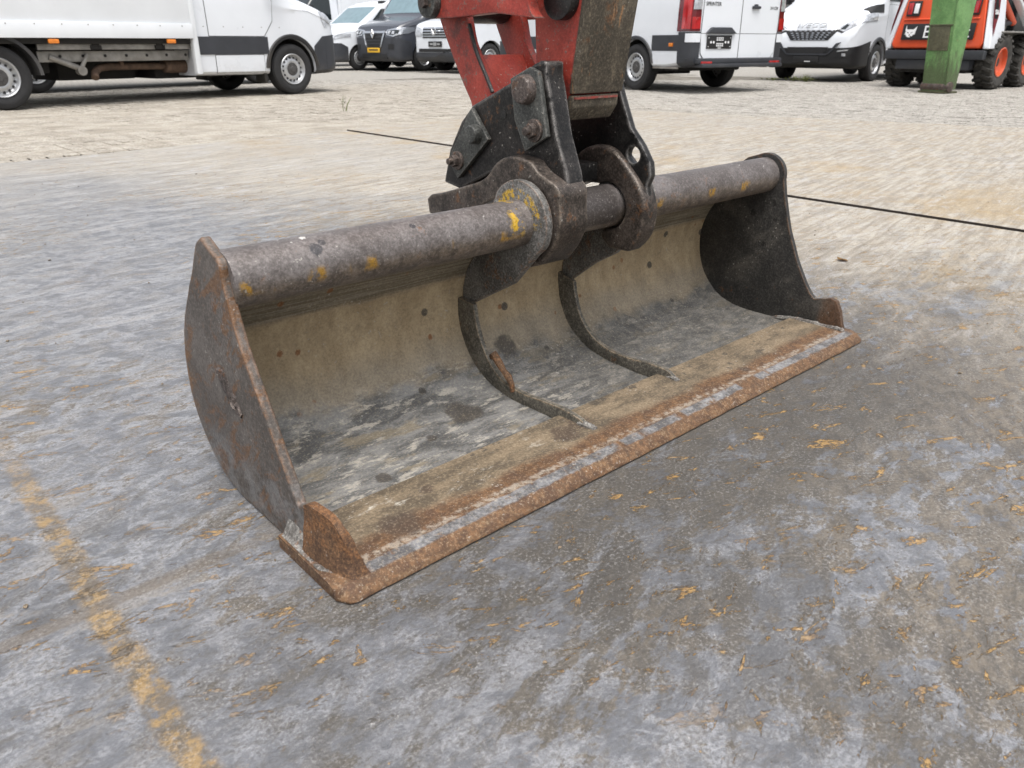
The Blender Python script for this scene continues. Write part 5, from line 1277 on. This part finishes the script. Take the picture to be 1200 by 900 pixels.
    bm = BM(); vv = box(bm, (0, 0, 0), (.016, 1.16, .25)); bd = ob('badge', bm, MT['ink'], root, bev=.014); bd.location = (lean(.878)-.004, 0, .880); bd.rotation_euler.y = R(7)
    cat = [(-.075, .105), (-.066, .05), (-.045, .035), (0, .040), (.045, .035), (.066, .05), (.105, .088), (.085, .020), (.07, .0), (.085, -.04), (.06, -.045), (.045, -.072), (.018, -.060), (.012, -.085), (-.012, -.085), (-.018, -.060), (-.045, -.072), (-.06, -.045), (-.085, -.04), (-.07, 0), (-.082, .03)]
    bm = BM(); f = bm.faces.new([bm.verts.new((0, -y, z)) for y, z in cat]); bmesh.ops.triangulate(bm, faces=[f]); bmesh.ops.solidify(bm, geom=bm.faces[:], thickness=.004); o = ob('emblem', bm, MT['whiteprint'], bd, smooth=False); o.location = (-.0105, .445, 0)
    bm = BM()
    for s in (-1, 1):
        f = bm.faces.new([bm.verts.new((0, s*y, z)) for y, z in ((.012, -.018), (.045, .0), (.045, -.008), (.020, -.026))])
    f = bm.faces.new([bm.verts.new((0, y, z)) for y, z in ((-.012, -.04), (.012, -.04), (.004, -.062), (-.004, -.062))])
    bmesh.ops.solidify(bm, geom=bm.faces[:], thickness=.002); o = ob('emblem_marks', bm, MT['ink'], bd); o.location = (-.0165, .445, 0)
    text('lettering', 'Bobcat', .27, MT['whiteprint'], bd, (-.0115, -.14, -.012), (R(90), 0, R(-90)), depth=.003, sx=.98)
    bm = BM(); cyl(bm, (lean(1.02)-.02, -.47, 1.02), (lean(1.02)+.02, -.47, 1.02), .014, n=12); ob('lock', bm, MT['chrome'], root)
    # cab above the frame
    bm = BM(); bx(bm, .55, 1.75, -.50, .50, .85, 1.98); ob('cab', bm, MT['glass'], root, bev=.05)
    bm = BM(); bx(bm, .50, 1.80, -.54, .54, 1.98, 2.06)
    for x in (.55, 1.75):
        for y in (-.5, .5): bx(bm, x-.04, x+.04, y-.04, y+.04, .85, 2.0)
    ob('cab_frame', bm, MT['black'], root, bev=.02)
    tag(root, 'orange and white skid steer loader with red rims and chunky tyres', 'loader')
    place(root, (.62, -.87, 0), G(1166, 104), R(-2)); return root
loader()

# ------------------------------------------------------------------ green dipper standing in front of the loader
def green_arm():
    base = G(1092, 108); root = empty('green_boom', (base.x, base.y, -.012), R(-2-8))
    def frus(name, z0, z1, a, b, m, par=None, dx=0):      # a, b = (x0, x1, y0, y1) at bottom and top
        bm = BM(); A = [bm.verts.new((x, y, z0)) for x, y in ((a[0], a[2]), (a[1], a[2]), (a[1], a[3]), (a[0], a[3]))]; B = [bm.verts.new((x, y, z1)) for x, y in ((b[0], b[2]), (b[1], b[2]), (b[1], b[3]), (b[0], b[3]))]
        for k in range(4): bm.faces.new((A[k], A[(k+1) % 4], B[(k+1) % 4], B[k]))
        bm.faces.new(A); bm.faces.new(B); return ob(name, bm, m, par or root, bev=.008)
    w0, w1 = .185, .165
    beam = frus('beam', .03, 1.9, (0, .20, -w0, w0*.95), (.03, .50, -.02, .37), MT['green'])
    frus('side_flange', .05, 1.9, (-.012, .25, -w0-.03, -w0-.003), (.02, .60, -.055, -.024), MT['green'], beam)
    frus('wear_plate', .60, .95, (-.006, .03, -.105, .215), (.002, .04, -.075, .245), MT['greendirt'], beam)
    frus('crease', .945, .965, (-.006, .06, -.115, .275), (-.006, .06, -.115, .275), MT['greendirt'], beam)
    bm = BM(); cyl(bm, (.06, -w0-.06, .09), (.06, w0+.02, .09), .075, n=20); ob('end_pin', bm, MT['bolt'], root, bev=.008)
    bm = BM(); bx(bm, .0, .30, -w0-.04, w0+.05, -.0, .028); ob('foot_plate', bm, MT['greendirt'], root, bev=.006)
    tag(root, 'worn green steel boom arm standing upright in front of the orange loader', 'boom')
green_arm()

# ------------------------------------------------------------------ weeds, leaf, grit
def weed(u, v, h, n, spread, label, tall=False):
    p = G(u, v); root = empty('weed', (p.x, p.y, -.012)); rnd = random.Random(u)
    bm = BM()
    for k in range(3 if tall else n//4+1):
        a = rnd.uniform(0, 6.3); q = Vector((math.cos(a), math.sin(a), 0))*spread*.25*rnd.random(); hh = h*rnd.uniform(.6, 1)
        tube_path(bm, [q*.3, q*.6+Vector((0, 0, hh*.5)), q+Vector((.02*rnd.uniform(-1, 1), 0, hh))], [.004, .003, .0015], 5)
    ob('stem', bm, MT['weed'], root)
    bm = BM()
    for k in range(n):
        a = rnd.uniform(0, 6.3); d = Vector((math.cos(a), math.sin(a), 0)); s = Vector((-d.y, d.x, 0)); r0 = rnd.uniform(0, spread*.5); L_ = rnd.uniform(.03, .07)*(.5 if tall else 1); z = rnd.uniform(.005, h*.4 if not tall else h)
        if tall: r0 *= .12 if z > .05 else 1
        b0 = d*r0+Vector((0, 0, z)); up = rnd.uniform(.2, 1.0)
        v_ = [bm.verts.new(b0), bm.verts.new(b0+d*L_*.5+s*L_*.22+Vector((0, 0, L_*up*.5))), bm.verts.new(b0+d*L_+Vector((0, 0, L_*up*.6))), bm.verts.new(b0+d*L_*.5-s*L_*.22+Vector((0, 0, L_*up*.5)))]
        bm.faces.new(v_)
    ob('foliage', bm, MT['weed'], root, smooth=False)
    tag(root, label, 'weed')
weed(403, 129, .17, 34, .40, 'lone thin weed growing from the sandy paving before the box truck', True)
weed(944, 95, .15, 90, .45, 'low green weed tuft under the black bumper of the white van')
weed(930, 94, .12, 50, .35, 'smaller weed tuft beside the tuft under the black bumper')
weed(905, 93.5, .06, 40, .40, 'flat weed patch between the two white vans')
p = G(987, 306); bm = BM()
pts = spline([(0, -.02, .002), (.010, -.008, .006), (.014, .006, .004), (.003, .022, .009), (-.010, .010, .004), (-.012, -.006, .008)], 3, True)
c0 = bm.verts.new((0, 0, .001)); rg = [bm.verts.new(q) for q in pts]
for i in range(len(rg)): bm.faces.new((c0, rg[i], rg[(i+1) % len(rg)]))
bmesh.ops.solidify(bm, geom=bm.faces[:], thickness=.0008)
lf = ob('dry_leaf', bm, MT['leaf']); lf.location = (p.x, p.y, .0015); tag(lf, 'small curled brown leaf lying on the steel plates beside the bucket', 'leaf')
bm = BM()
for k in range(420):
    x, y = random.uniform(-.3, 4.5), random.uniform(.1, 5)
    if .36 < x < 1.92 and .74 < y < 1.32: continue
    s = random.uniform(.0009, .0032)*(1.6 if random.random() < .06 else 1)
    r_ = bmesh.ops.create_icosphere(bm, subdivisions=1, radius=s); 
    for v in r_['verts']: v.co = Vector((v.co.x*random.uniform(.7, 1.4), v.co.y*random.uniform(.7, 1.4), v.co.z*.6)) + Vector((x, y, s*.5))
gr = ob('grit', bm, MT['rib'], smooth=False); tag(gr, 'scattered crumbs of dirt and grit lying on the steel plates', 'grit', kind='stuff')
